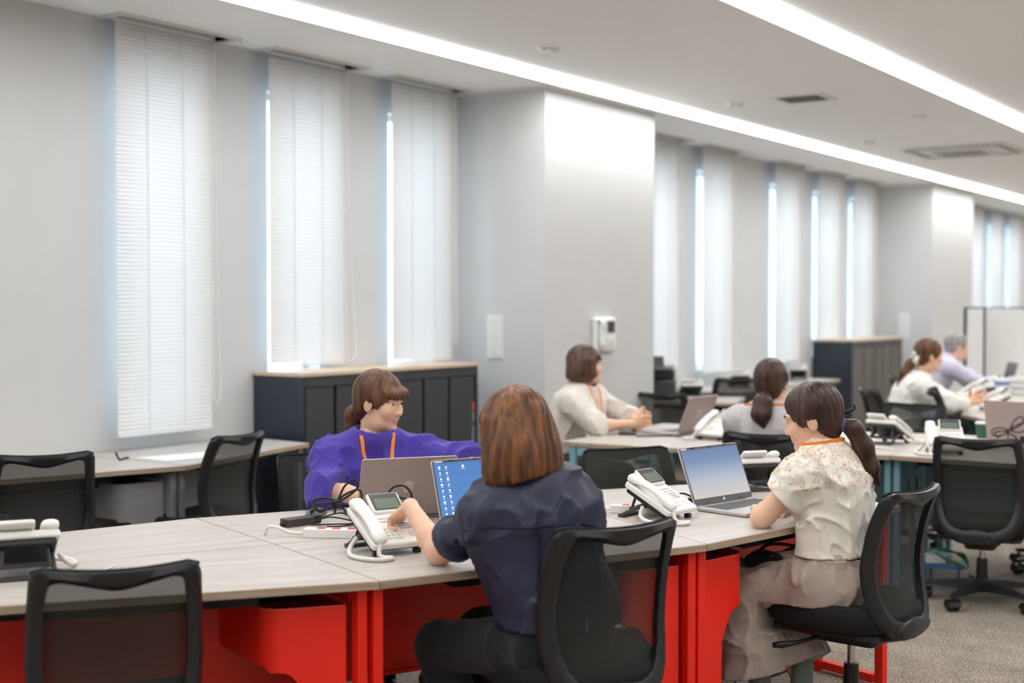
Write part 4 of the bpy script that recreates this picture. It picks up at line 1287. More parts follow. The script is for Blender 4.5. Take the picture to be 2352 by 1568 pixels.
class Field:
    def __init__(s):
        s.ops = []          # (mode, fn, lo, hi, k)
        s.disp = None
    def _add(s, mode, fn, pts, r, k):
        pts = np.array(pts)
        pad = r + k + 0.03
        s.ops.append((mode, fn, pts.min(0) - pad, pts.max(0) + pad, k))
        return s
    def cap(s, a, b, ra, rb, k=0.02, side=None, q=1.0, mode='add', clip=None):
        a = np.array(a, float); b = np.array(b, float)
        ab = b - a
        L2 = max(float(ab @ ab), 1e-9)
        ax = ab / math.sqrt(L2)
        if side is not None:
            sd = np.array(side, float); sd = unit(sd - ax * (sd @ ax)); e = np.cross(ax, sd)
        def fn(P):
            d = P - a
            t = np.clip((d @ ab) / L2, 0, 1)
            w = d - t[:, None] * ab
            r = ra + (rb - ra) * t
            if side is None:
                v = np.sqrt((w * w).sum(1)) - r
            else:
                we = w @ e
                ww = (w * w).sum(1) - we * we
                v = (np.sqrt(np.maximum(ww, 0) + (we / q) ** 2) - r) * (0.5 + 0.5 * q)
            if clip is not None:
                for p, n in clip:
                    v = np.maximum(v, (P - p) @ n)
            return v
        return s._add(mode, fn, [a, b], max(ra, rb), k)
    def ell(s, c, r, R=None, k=0.02, mode='add', clip=None):
        c = np.array(c, float); r = np.array(r, float)
        Rm = np.eye(3) if R is None else np.array(R, float)   # columns are the local axes
        def fn(P):
            d = (P - c) @ Rm
            k0 = np.sqrt(((d / r) ** 2).sum(1)); k1 = np.sqrt(((d / (r * r)) ** 2).sum(1)) + 1e-9
            v = k0 * (k0 - 1) / k1
            if clip is not None:
                for p, n in clip:
                    v = np.maximum(v, (P - p) @ n)
            return v
        return s._add(mode, fn, [c], float(r.max()), k)
    def cut(s, p, n, lo=None, hi=None):
        p = np.array(p, float); n = unit(np.array(n, float))
        fn = lambda P: (P - p) @ n
        big = 5.0
        s.ops.append(('cut', fn, np.array(lo if lo is not None else [-big] * 3), np.array(hi if hi is not None else [big] * 3), 0.0))
        return s
    def bump(s, fn):
        big = 5.0
        s.ops.append(('disp', fn, np.array([-big] * 3), np.array([big] * 3), 0.0))
        return s
    def bounds(s):
        lo = np.min([o[2] for o in s.ops if o[0] == 'add'], 0); hi = np.max([o[3] for o in s.ops if o[0] == 'add'], 0)
        return lo, hi
    @staticmethod
    def _comb(mode, d, v, k):
        if mode == 'add':
            h = np.clip(0.5 + 0.5 * (d - v) / k, 0, 1)
            return d * (1 - h) + v * h - k * h * (1 - h)
        if mode == 'sub':
            v = -v
            h = np.clip(0.5 - 0.5 * (d - v) / k, 0, 1)
            return d * (1 - h) + v * h + k * h * (1 - h)
        return np.maximum(d, v)
    def eval(s, P):
        P = np.atleast_2d(P)
        d = np.full(len(P), 0.25)
        for mode, fn, lo, hi, k in s.ops:
            m = np.all((P >= lo) & (P <= hi), 1)
            if mode == 'disp':
                m = np.abs(d) < 0.06
                if m.any():
                    d[m] += fn(P[m])
                continue
            if m.any():
                d[m] = s._comb(mode, d[m], fn(P[m]), max(k, 1e-4))
        if s.disp is not None:
            d = d + s.disp(P)
        return d
    def grid(s, h, lo=None, hi=None):
        l, u = s.bounds()
        lo = l if lo is None else np.maximum(np.array(lo, float), l)
        hi = u if hi is None else np.minimum(np.array(hi, float), u)
        n = np.ceil((hi - lo) / h).astype(int) + 1
        ax = [lo[i] + h * np.arange(n[i]) for i in range(3)]
        D = np.full(tuple(n), 0.25)
        for mode, fn, a, b, k in s.ops:
            if mode == 'disp':
                m = np.abs(D) < 0.04
                I = np.argwhere(m)
                P = np.stack([ax[i][I[:, i]] for i in range(3)], 1)
                D[m] += fn(P)
                continue
            i0 = [max(0, int(np.searchsorted(ax[i], a[i]))) for i in range(3)]
            i1 = [min(n[i], int(np.searchsorted(ax[i], b[i]))) for i in range(3)]
            if any(i1[i] <= i0[i] for i in range(3)):
                continue
            sl = tuple(slice(i0[i], i1[i]) for i in range(3))
            G = np.stack(np.meshgrid(ax[0][sl[0]], ax[1][sl[1]], ax[2][sl[2]], indexing='ij'), -1)
            sh = G.shape[:3]
            P = G.reshape(-1, 3)
            D[sl] = s._comb(mode, D[sl].reshape(-1), fn(P), max(k, 1e-4)).reshape(sh)
        if s.disp is not None:
            m = np.abs(D) < 0.04
            I = np.argwhere(m)
            P = np.stack([ax[i][I[:, i]] for i in range(3)], 1)
            D[m] += s.disp(P)
        return D, lo
    def surf(s, p, d, far=0.5):
        """first surface point from p going along d"""
        p = np.array(p, float); d = unit(np.array(d, float))
        t = 0.0
        for _ in range(60):
            v = float(s.eval((p + d * t)[None])[0])
            if v < 0.0006:
                break
            t += max(v * 0.7, 0.0008)
            if t > far:
                break
        return p + d * t
def surface_nets(D, lo, h):
    S = D < 0
    nx, ny, nz = D.shape
    cnt = np.zeros((nx - 1, ny - 1, nz - 1), np.int8)
    for dx in (0, 1):
        for dy in (0, 1):
            for dz in (0, 1):
                cnt += S[dx:nx - 1 + dx, dy:ny - 1 + dy, dz:nz - 1 + dz]
    act = (cnt > 0) & (cnt < 8)
    C = np.argwhere(act)
    idx = np.full(act.shape, -1, np.int64)
    idx[act] = np.arange(len(C))
    acc = np.zeros((len(C), 3)); num = np.zeros(len(C))
    corners = [(a, b, c) for a in (0, 1) for b in (0, 1) for c in (0, 1)]
    for a in corners:
        for axis in range(3):
            if a[axis] == 1:
                continue
            b = list(a); b[axis] = 1
            va = D[C[:, 0] + a[0], C[:, 1] + a[1], C[:, 2] + a[2]]; vb = D[C[:, 0] + b[0], C[:, 1] + b[1], C[:, 2] + b[2]]
            m = (va < 0) != (vb < 0)
            t = va[m] / (va[m] - vb[m])
            p = np.tile(np.array(a, float), (int(m.sum()), 1)); p[:, axis] += t
            acc[m] += p; num[m] += 1
    verts = lo + h * (C + acc / np.maximum(num, 1)[:, None])
    quads = []
    for axis in range(3):
        o = [1, 2] if axis == 0 else ([2, 0] if axis == 1 else [0, 1])
        s0 = [slice(None)] * 3; s1 = [slice(None)] * 3
        s0[axis] = slice(0, -1); s1[axis] = slice(1, None)
        A = S[tuple(s0)]; B = S[tuple(s1)]
        E = np.argwhere(A != B)
        ok = (E[:, o[0]] > 0) & (E[:, o[1]] > 0) & (E[:, o[0]] < D.shape[o[0]] - 1) & (E[:, o[1]] < D.shape[o[1]] - 1)
        E = E[ok]
        if not len(E):
            continue
        flip = B[E[:, 0], E[:, 1], E[:, 2]]
        def cell(d0, d1):
            c = E.copy(); c[:, o[0]] -= d0; c[:, o[1]] -= d1
            return idx[c[:, 0], c[:, 1], c[:, 2]]
        q = np.stack([cell(1, 1), cell(0, 1), cell(0, 0), cell(1, 0)], 1)
        q[flip] = q[flip][:, ::-1]
        quads.append(q)
    Q = np.concatenate(quads) if quads else np.zeros((0, 4), int)
    return verts, Q[(Q >= 0).all(1)]
def sdf_mesh(name, pieces, mats, matfn=None):
    """pieces: (Field, h, lo, hi); all surfaces go into one mesh"""
    vs = []; qs = []; n = 0
    for f, h, lo, hi in pieces:
        D, l = f.grid(h, lo, hi)
        v, q = surface_nets(D, l, h)
        vs.append(v); qs.append(q + n); n += len(v)
    Vv = np.concatenate(vs); Q = np.concatenate(qs)
    me = bpy.data.meshes.new(name)
    me.vertices.add(len(Vv)); me.vertices.foreach_set('co', Vv.astype(np.float32).ravel())
    me.loops.add(len(Q) * 4); me.loops.foreach_set('vertex_index', Q.astype(np.int32).ravel())
    me.polygons.add(len(Q)); me.polygons.foreach_set('loop_start', (np.arange(len(Q)) * 4).astype(np.int32))
    me.polygons.foreach_set('use_smooth', [True] * len(Q))
    mats = mats if isinstance(mats, (list, tuple)) else [mats]
    for mm in mats:
        me.materials.append(mm)
    if matfn is not None:
        cen = Vv[Q].mean(1)
        me.polygons.foreach_set('material_index', matfn(cen).astype(np.int32))
    me.update(calc_edges=True)
    me.validate()
    return me
def folds(scale, amp, seed=0, stretch=(1, 1, 1)):
    st = np.array(stretch)
    def f(P):
        W = P * st * scale
        W = W + 0.7 * np.stack([vnoise(W * 0.6 + 5, seed + 3), vnoise(W * 0.6 + 9, seed + 4), vnoise(W * 0.6 + 13, seed + 5)], 1)
        a = 1 - np.abs(2 * vnoise(W, seed) - 1)
        b = 1 - np.abs(2 * vnoise(W * 2.1 + 7, seed + 1) - 1)
        return -amp * (a ** 4 - 0.25) - 0.4 * amp * (b ** 3 - 0.35)
    return f

M_SKIN = mat('skin', rgb(232, 186, 156), 0.5, vary=0.03, vscale=18, sss=0.12)
M_LIPS = mat('lips', rgb(222, 160, 138), 0.45, sss=0.1)
M_EYEW = mat('eye_white', rgb(235, 232, 228), 0.2)
M_IRIS = mat('iris_dark', rgb(38, 24, 18), 0.15)
M_NAIL = mat('nail', rgb(236, 180, 160), 0.3)
def hair_mat(name, c1, c2, stretch=(44, 44, 1.3), rough=0.38):
    m, nt, b = nt_of(name)
    tc = nt.nodes.new('ShaderNodeTexCoord')
    mp = nt.nodes.new('ShaderNodeMapping'); mp.inputs['Scale'].default_value = stretch
    nt.links.new(tc.outputs['Object'], mp.inputs[0])
    n = nt.nodes.new('ShaderNodeTexNoise'); n.inputs['Scale'].default_value = 1.0; n.inputs['Detail'].default_value = 4; n.inputs['Distortion'].default_value = 0.15
    nt.links.new(mp.outputs[0], n.inputs['Vector'])
    r = nt.nodes.new('ShaderNodeValToRGB')
    r.color_ramp.elements[0].position = 0.35; r.color_ramp.elements[0].color = c1
    r.color_ramp.elements[1].position = 0.68; r.color_ramp.elements[1].color = c2
    nt.links.new(n.outputs['Fac'], r.inputs[0]); nt.links.new(r.outputs[0], b.inputs['Base Color'])
    b.inputs['Roughness'].default_value = rough
    b.inputs['Specular IOR Level'].default_value = 0.35
    bp = nt.nodes.new('ShaderNodeBump'); bp.inputs['Strength'].default_value = 0.45; bp.inputs['Distance'].default_value = 0.004
    nt.links.new(n.outputs['Fac'], bp.inputs['Height']); nt.links.new(bp.outputs[0], b.inputs['Normal'])
    return m
M_HAIR_BROWN = hair_mat('hair_brown', rgb(66, 42, 28), rgb(118, 78, 52))
M_HAIR_AUBURN = hair_mat('hair_auburn', rgb(62, 38, 22), rgb(140, 88, 50))
M_HAIR_DARK = hair_mat('hair_dark', rgb(44, 30, 25), rgb(86, 60, 50))
M_HAIR_GREY = hair_mat('hair_grey', rgb(120, 118, 116), rgb(178, 176, 174))

def head_basis(heading, pitch=0.0, roll=0.0):
    h = math.radians(heading); p = math.radians(pitch)
    f = V3(math.cos(h) * math.cos(p), math.sin(h) * math.cos(p), math.sin(p))
    r = V3(math.sin(h), -math.cos(h), 0)
    u = np.cross(r, f)
    a = math.radians(roll)
    r2 = r * math.cos(a) + u * math.sin(a); u2 = u * math.cos(a) - r * math.sin(a)
    return np.stack([r2, f, u2], 1)
def build_head(S, c, B, neck, male=False):
    """cranium, face, nose, brow, lips, chin, ears and neck; c is the head centre, B its axes"""
    T = lambda x, y, z: c + B @ V3(x, y, z)
    S.ell(T(0, -.012, .034), (.073, .092, .082), B, .02)
    S.ell(T(0, .026, -.030), (.060, .066, .080), B, .025)
    S.cap(T(-.028, .030, -.082), T(.028, .030, -.082), .030, .030, .03)
    S.ell(T(0, .070, -.098), (.020, .018, .017), B, .025)
    for s in (-1, 1):
        S.ell(T(s * .036, .062, -.028), (.026, .024, .026), B, .02)
        S.cap(T(s * .012, .086, .021), T(s * .046, .074, .024), .009, .008, .014)
        S.ell(T(s * .031, .092, .004), (.0165, .015, .0105), B, .010, 'sub')
        S.ell(T(s * .031, .0765, .0100), (.0150, .0080, .0052), B, .004)
        S.ell(T(s * .031, .0750, -.0050), (.0140, .0075, .0040), B, .004)
        S.ell(T(s * .074, -.006, -.010), (.008, .019, .031), B, .006)
        S.ell(T(s * .081, .004, -.008), (.005, .009, .017), B, .004, 'sub')
        S.ell(T(s * .0095, .091, -.036), (.0080, .009, .0070), B, .006)
    S.cap(T(0, .086, .012), T(0, .096, -.030), .0060, .0090, .010)
    S.ell(T(0, .100, -.034), (.0085, .0085, .0075), B, .008)
    S.ell(T(0, .0815, -.0595), (.020, .010, .0052), B, .006)
    S.ell(T(0, .0810, -.0690), (.017, .010, .0060), B, .006)
    S.cap(T(0, -.022, -.055), neck, .050 if not male else .058, .052 if not male else .062, .03)
    return T
def eyes(parent, c, B):
    T = lambda x, y, z: Vector(c + B @ V3(x, y, z))
    R = Matrix([[*row] for row in B]).to_4x4()
    for s in (-1, 1):
        m = MB(); m.lathe([(0.001, -.0112), (.0070, -.0086), (.0103, -.004), (.0110, 0), (.0103, .004), (.0070, .0086), (.001, .0112)], 14, (0, 0, 0), Matrix.Translation(T(s * .031, .0715, .003)) @ R)
        e = m.build('eye', M_EYEW, parent, smooth=True)
        m = MB(); m.lathe([(.0052, 0), (.0044, .0012), (.001, .0018)], 14, (0, 0, 0), Matrix.Translation(T(s * .031, .0819, .003)) @ R @ Matrix.Rotation(-PI / 2, 4, 'X'))
        m.build('iris', M_IRIS, e, smooth=True)
def brows(parent, c, B, hm):
    T = lambda x, y, z: Vector(c + B @ V3(x, y, z))
    for s in (-1, 1):
        m = MB(); m.tube([T(s * .014, .0925, .0245), T(s * .030, .0905, .0300), T(s * .047, .0800, .0265)], [.0028, .0034, .0016], 6); m.build('eyebrow', hm, parent, smooth=True)
def build_arm(S, sh, el, wr, s=1.0):
    S.cap(sh, el, .047 * s, .038 * s, .025)
    m = el + (wr - el) * 0.3
    S.cap(el, m, .037 * s, .036 * s, .02)
    S.cap(m, wr, .036 * s, .0245 * s, .02)
def build_hand(S, wr, d, n, side, curls=(.35, .4, .45, .5), thumb=.5, sc=1.0, spread=0.10, elbow=None):
    """wrist, direction to the knuckles, palm normal; side=+1 when the thumb lies along +cross(d, n)"""
    d = unit(d); n = unit(n - d * (n @ d)); l = np.cross(d, n) * side      # l points to the thumb side
    if elbow is not None:
        S.cap(wr + unit(elbow - wr) * .045, wr, .0275 * sc, .0245 * sc, .012)
    S.cap(wr, wr + d * .028 * sc, .024 * sc, .024 * sc, .012, side=l, q=.78)
    S.cap(wr + d * .03 * sc + l * .012 * sc, wr + d * .078 * sc + l * .020 * sc, .021 * sc, .019 * sc, .012, side=l, q=.62)
    S.cap(wr + d * .03 * sc - l * .010 * sc, wr + d * .074 * sc - l * .021 * sc, .020 * sc, .017 * sc, .012, side=l, q=.62)
    tips = []
    for i, (off, L, r) in enumerate(((.029, .068, .0082), (.0095, .076, .0085), (-.010, .070, .0081), (-.0285, .055, .0072))):
        base = wr + d * (.082 - .004 * abs(i - 1)) * sc + l * off * sc
        dd = unit(d + l * spread * (1.4 - i) * 0.7)
        p = base; ang = 0.0
        for j, fr in enumerate((.44, .31, .25)):
            ang += curls[i] * (1.0, 1.25, .8)[j]
            v = unit(dd * math.cos(ang) + n * math.sin(ang))
            q = p + v * L * fr * sc
            S.cap(p, q, r * sc * (1 - .07 * j), r * sc * (1 - .07 * (j + 1)), .004)
            p = q
        tips.append((p, v))
    p = wr + d * .022 * sc + l * .022 * sc
    v = unit(d * .72 + l * .75 + n * .30)
    q = p + v * .042 * sc; S.cap(p, q, .0135 * sc, .0105 * sc, .010)
    v2 = unit(v * (1 - thumb * .5) + d * .45 * thumb + n * thumb * .55 - l * thumb * .35)
    q2 = q + v2 * .030 * sc; S.cap(q, q2, .0100 * sc, .0092 * sc, .005)
    v3 = unit(v2 + n * thumb * .25 - l * thumb * .2)
    q3 = q2 + v3 * .024 * sc; S.cap(q2, q3, .0092 * sc, .0078 * sc, .004)
    tips.append((q3, v3))
    return tips
def torso(S, J, off=0.0, bust=0.0, wide=1.0, k=.03, sh=.047):
    """trunk from hips to shoulders around the joints in J"""
    rt = unit(J['SR'] - J['SL']); rh = J.get('RH', rt)
    pel = J['PEL']; nb = J['NB']
    fw = unit(np.cross(V3(0, 0, 1), rt))
    mid = pel + (nb - pel) * .42 - fw * J.get('slump', .015)
    chest = pel + (nb - pel) * .74 - fw * J.get('slump', .015) * .6
    S.cap(pel - rh * .075, pel + rh * .075, .102 + off, .102 + off, k)
    S.cap(pel + V3(0, 0, .02), mid, .140 * wide + off, .122 * wide + off, k, side=(rt + rh), q=.74)
    S.cap(mid, chest, .122 * wide + off, .138 * wide + off, k, side=rt, q=.70)
    S.cap(chest, nb - V3(0, 0, .05), .138 * wide + off, .098 + off, k, side=rt, q=.64)
    S.cap(J['SL'], J['SR'], .047 + off, .047 + off, k)
    for q in ('SL', 'SR'):
        S.cap(nb + V3(0, 0, .008) - fw * .005, J[q] + V3(0, 0, .006), .038 + off * .35, .040 + off * .7, k)
        S.ell(J[q], (sh + off * .8,) * 3, None, k)
    if bust:
        for s_ in (-1, 1):
            S.ell(chest + fw * (.085 + off) + rt * s_ * .062 - V3(0, 0, .02), (.058 + off * .5, .048 + off * .5, .055 + off * .5), np.stack([rt, fw, V3(0, 0, 1)], 1), .04)
    return rt, fw, mid, chest
def legs(S, J, off=0.0, k=.03, shank=True, r=(.088, .062, .055, .038)):
    for q in 'LR':
        S.cap(J['HI' + q], J['KN' + q], r[0] + off, r[1] + off, k)
        if shank:
            S.cap(J['KN' + q], J['AN' + q], r[2] + off, r[3] + off, k)
def rel(O, **j):
    return {k: np.array(v, float) - O for k, v in j.items()}
def auto_legs(J, O, heading, kneeL=None, kneeR=None, ankL=None, ankR=None):
    h = math.radians(heading)
    f = V3(math.cos(h), math.sin(h), 0); r = V3(math.sin(h), -math.cos(h), 0)
    J['RH'] = r
    p = J['PEL']
    J['HIL'] = p - r * .085 + f * .02 - V3(0, 0, .01); J['HIR'] = p + r * .085 + f * .02 - V3(0, 0, .01)
    J['KNL'] = (np.array(kneeL) - O) if kneeL is not None else p - r * .10 + f * .41 - V3(0, 0, .07)
    J['KNR'] = (np.array(kneeR) - O) if kneeR is not None else p + r * .10 + f * .41 - V3(0, 0, .07)
    J['ANL'] = (np.array(ankL) - O) if ankL is not None else V3(*(J['KNL'][:2] - f[:2] * .02), .10)
    J['ANR'] = (np.array(ankR) - O) if ankR is not None else V3(*(J['KNR'][:2] - f[:2] * .02), .10)
    J['FF'] = f
def shoes(parent, J, mt, sock=None, name='shoe'):
    for q in 'LR':
        a = J['AN' + q]; f = J['FF']
        S = Field()
        b = V3(a[0], a[1], 0.045)
        S.cap(b - f * .03, b + f * .12, .040, .034, .02, side=np.cross(f, V3(0, 0, 1)), q=.9)
        S.cap(b - f * .03, a + V3(0, 0, -.01), .040, .036, .02)
        S.cut((0, 0, .004), (0, 0, -1))
        me = sdf_mesh(name, [(S, .006, None, None)], mt)
        link(name, me, parent)
        if sock is not None:
            S = Field(); S.cap(a + V3(0, 0, -.05), a + V3(0, 0, .09), .040, .042, .01)
            link('sock', sdf_mesh('sock', [(S, .006, None, None)], sock), parent)
def lanyard(parent, F, J, rt, fw, w=.007, drop=.26, nbz=0.0, back=True, target=None):
    """orange neck strap lying on the clothing"""
    nb = J['NB']
    pts = []
    for s_ in (-1, 1):
        line = []
        for u in np.linspace(0, 1, 14):
            x = (.064 - .034 * u) * s_; z = .022 - drop * u
            p0 = nb + rt * x + V3(0, 0, z) + fw * .35
            q = F.surf(p0, -fw, .5)
            if np.linalg.norm(q - p0) > .48:
                continue
            line.append(q)
        pts.append(line)
    bk = [F.surf(nb + rt * x + V3(0, 0, .030 + .012 * (1 - (x / .06) ** 2)) - fw * .35, fw, .5) for x in np.linspace(-.062, .062, 9)]
    full = [Vector(p + fw * .002) for p in pts[0][::-1]]
    if back:
        full += [Vector(p - fw * .003 + np.array((0, 0, .002))) for p in bk]
    full += [Vector(p + fw * .002) for p in pts[1]]
    m = MB()
    for seg in ([full] if back else [[Vector(p + fw * .002) for p in pts[0]], [Vector(p + fw * .002) for p in pts[1]]]):
        rings = []
        for i, p in enumerate(seg):
            a = seg[max(i - 1, 0)]; b = seg[min(i + 1, len(seg) - 1)]
            t = (b - a).normalized()
            sd = Vector(rt); sd = sd - t * sd.dot(t)
            if sd.length < 0.3:
                sd = Vector((0, 0, 1)) - t * t.z
            sd.normalize()
            nn = t.cross(sd).normalized()
            rings.append([p + sd * w + nn * .001, p - sd * w + nn * .001, p - sd * w - nn * .001, p + sd * w - nn * .001])
        m.loft(rings)
    return m.build('lanyard', M_ORANGE, parent, smooth=40)

def hair_cap(S, c, B, fringe=False, grow=0.0, hairline=0.0, back=True):
    T = lambda x, y, z: c + B @ V3(x, y, z)
    g = grow
    S.ell(T(0, -.014, .036), (.083 + g, .104 + g, .092 + g), B, .015)
    if back:
        S.ell(T(0, -.048, -.022), (.068 + g, .056 + g, .072 + g), B, .03)
    for s in (-1, 1):
        S.ell(T(s * .066, .012, .012), (.017, .036, .040), B, .015)
    # opening for the face
    if fringe:
        S.ell(T(0, .118, -.062), (.080, .070, .100), B, .012, 'sub')
        S.cap(T(-.050, .072, .045), T(.050, .072, .045), .022, .022, .015)
        S.ell(T(0, .090, .040), (.055, .014, .022), B, .012)
        S.ell(T(0, .120, -.045), (.062, .055, .062), B, .008, 'sub')
    else:
        S.ell(T(0, .128, -.020 + hairline), (.070, .072, .092), B, .02, 'sub')
    for s in (-1, 1):
        S.ell(T(s * .088, .012, -.040), (.024, .034, .046), B, .012, 'sub')
def strand_disp(c, B, n=26, amp=.0016, seed=1):
    def f(P):
        L = (P - c) @ B
        a = np.arctan2(L[:, 0], -L[:, 1])
        w = vnoise(np.stack([a * 5, L[:, 2] * 9, L[:, 1] * 4], 1), seed)
        return amp * np.sin(a * n + 5 * w)
    return f
def matfn_lips(c, B):
    def f(P):
        L = (P - c) @ B
        m = ((L[:, 0] / .023) ** 2 + ((L[:, 2] + .065) / .0115) ** 2 < 1) & (L[:, 1] > .080)
        return m.astype(int)
    return f
def person(label, O, J, hd, hair, top, bottom, hands, fine=.0040, male=False, lan=True, bust=.5, shoe=None, sock=None, face=True, hb=.009, lan_drop=.26):
    O = np.array(O, float)
    t = thing('person', label, 'person', tuple(O), 90)
    # --- head frame
    c = J['HC']; B = head_basis(*hd)
    SH = Field()
    build_head(SH, c, B, J['NB'] + V3(0, 0, -.02), male)
    SB = Field()
    rt, fw, mid, chest = torso(SB, J, -.014, bust * 0)
    SB.cap(J['NB'] + V3(0, 0, -.03), c + B @ V3(0, -.022, -.055), .051, .049, .03)
    for q in 'LR':
        build_arm(SB, J['S' + q], J['E' + q], J['W' + q], top.get('armscale', 1.0))
    legs(SB, J, -.004)
    pieces = [(SB, hb, None, None), (SH, fine, None, None)]
    tips_all = []
    for q, hk in hands.items():
        SHd = Field()
        w = J['W' + q]
        tips = build_hand(SHd, w, np.array(hk['d'], float), np.array(hk['n'], float), 1 if q == 'R' else -1, hk.get('curl', (.3, .35, .4, .45)), hk.get('thumb', .5), hk.get('sc', 1.0), hk.get('spread', .1), J['E' + q])
        pieces.append((SHd, min(fine, .0036), None, None))
    body = link('body', sdf_mesh('body', pieces, [M_SKIN, M_LIPS], matfn_lips(c, B)), t)
    if face:
        eyes(t, c, B); brows(t, c, B, hair['mat'])
    # --- top garment
    ST = Field()
    off = top['off']
    torso(ST, J, off, bust, top.get('wide', 1.0), .035)
    cuffs = []
    for q in 'LR':
        s, e, w = J['S' + q], J['E' + q], J['W' + q]
        r0, r1, r2 = top['sr']
        kind, fr = top['sleeve']
        if kind == 'upper':
            p = s + (e - s) * fr
            ax = unit(e - s)
            ST.cap(s, p + ax * .04, r0, r1, .03)
            cuffs.append((p, ax, r1))
        else:
            ST.cap(s, e, r0, r1, .035)
            p = e + (w - e) * fr
            ax = unit(w - e)
            ST.cap(e, p + ax * .03, r1, r2, .03)
            cuffs.append((p, ax, r2))
    if top.get('collar'):
        up = unit(c + B @ V3(0, -.02, -.06) - J['NB'])
        ST.cap(J['NB'] - up * .01, J['NB'] + up * .10, .068, .063, .012)
    if top.get('fold'):
        fd = folds(*top['fold'])
        def masked(P):
            k = np.clip((np.linalg.norm(P - J['NB'] - V3(0, 0, .03), axis=1) - .10) / .07, 0, 1)
            for p, ax, r in cuffs:
                k = k * np.clip((np.abs((P - p) @ ax) + np.maximum(np.linalg.norm(P - p, axis=1) - .11, 0) * 4) / .035, .12, 1)
            return fd(P) * k
        ST.bump(masked)
    for p, ax, r in cuffs:
        ST.cap(p + ax * .002, p + ax * .10, r + .022, r + .022, .003, mode='sub', clip=[(p, -ax)])
        if top.get('cuff'):
            ST.cap(p - ax * .03, p + ax * .03, r + .007, r + .008, .003, clip=[(p + ax * .004, ax), (p - ax * .026, -ax)])
        ST.cap(p + ax * (r - .018), p + ax * .08, r - .012, r - .012, .003, mode='sub')
    nk = top.get('neck', .066)
    up = unit(c + B @ V3(0, -.02, -.06) - J['NB'])
    n0 = J['NB'] + fw * top.get('neckf', .012) + V3(0, 0, top.get('neckz', .012))
    if top.get('collar'):
        ST.cap(J['NB'] + up * .075, J['NB'] + up * .18, .10, .10, .003, mode='sub', clip=[(J['NB'] + up * .072, -unit(up - fw * .25))])
        ST.cap(J['NB'] + up * .005, J['NB'] + up * .14 + fw * .02, .056, .058, .004, mode='sub')
    else:
        ST.cap(n0, n0 + up * .12 + fw * .03, nk, nk + .02, .008, mode='sub')
        if top.get('vneck'):
            ST.cap(n0 + fw * .10, n0 + fw * .12 - V3(0, 0, top['vneck']), .03, .005, .01, mode='sub')
    ST.cut((0, 0, top.get('hem', .56)), (0, 0, -1))
    h = top.get('h', .0062)
    tg = link(top.get('name', 'shirt'), sdf_mesh('shirt', [(ST, h, None, None)], top['mat'], top.get('matfn')), t)
    # --- trousers
    SP = Field()
    bo = bottom['off']
    SP.cap(J['PEL'] - J['RH'] * .075, J['PEL'] + J['RH'] * .075, .106 + bo, .106 + bo, .03)
    SP.cap(J['PEL'], J['PEL'] + (J['NB'] - J['PEL']) * .28, .140 + bo * .6, .122 + bo * .2, .03, side=J['RH'], q=.76)
    hems = []
    for q in 'LR':
        SP.cap(J['HI' + q], J['KN' + q], .092 + bo, bottom.get('rk', .068) + bo, .03)
        a = J['AN' + q]; kn = J['KN' + q]
        ax = unit(a - kn)
        p = kn + (a - kn) * bottom.get('len', .95)
        SP.cap(kn, p + ax * .05, bottom.get('rk', .068) + bo, bottom.get('ra', .055) + bo, .025)
        hems.append((p, ax))
    if bottom.get('fold'):
        SP.bump(folds(*bottom['fold']))
    for p, ax in hems:
        r = bottom.get('ra', .055) + bo
        SP.cap(p, p + ax * .25, r + .03, r + .03, .003, mode='sub', clip=[(p, -ax)])
    SP.cut((0, 0, bottom.get('waist', .66)), (0, 0, 1))
    if bottom.get('seat'):
        SP.cut((0, 0, .453), (0, 0, -1), *bottom['seat'])
    link(bottom.get('name', 'trousers'), sdf_mesh('trousers', [(SP, bottom.get('h', .008), None, None)], bottom['mat']), t)
    # --- hair
    SHR = Field()
    tie = hair['fn'](SHR, c, B)
    SHR.disp = strand_disp(c, B, hair.get('n', 26), hair.get('amp', .0016))
    ho = link('hair', sdf_mesh('hair', [(SHR, hair.get('h', .0045), None, None)], hair['mat']), t)
    if hair.get('tail'):
        ST2 = Field()
        hair['tail'](ST2, c, B)
        ST2.disp = hair.get('taildisp')
        link('ponytail', sdf_mesh('ponytail', [(ST2, hair.get('h', .0045), None, None)], hair['mat']), ho)
    if lan:
        lanyard(t, ST, J, rt, fw, drop=lan_drop)
    shoes(t, J, shoe or M_BLACK, sock)
    return t, dict(top=ST, bottom=SP, hair=ho, shirt=tg, c=c, B=B, rt=rt, fw=fw, J=J)

def strip_on(F, starts, d, off, parent, name, mt, r=.0018):
    off += .0016
    pts = [F.surf(np.array(p), np.array(d), .6) for p in starts]
    m = MB(); m.tube([Vector(p - np.array(unit(np.array(d))) * off) for p in pts], r, 5)
    return m.build(name, mt, parent, smooth=True)

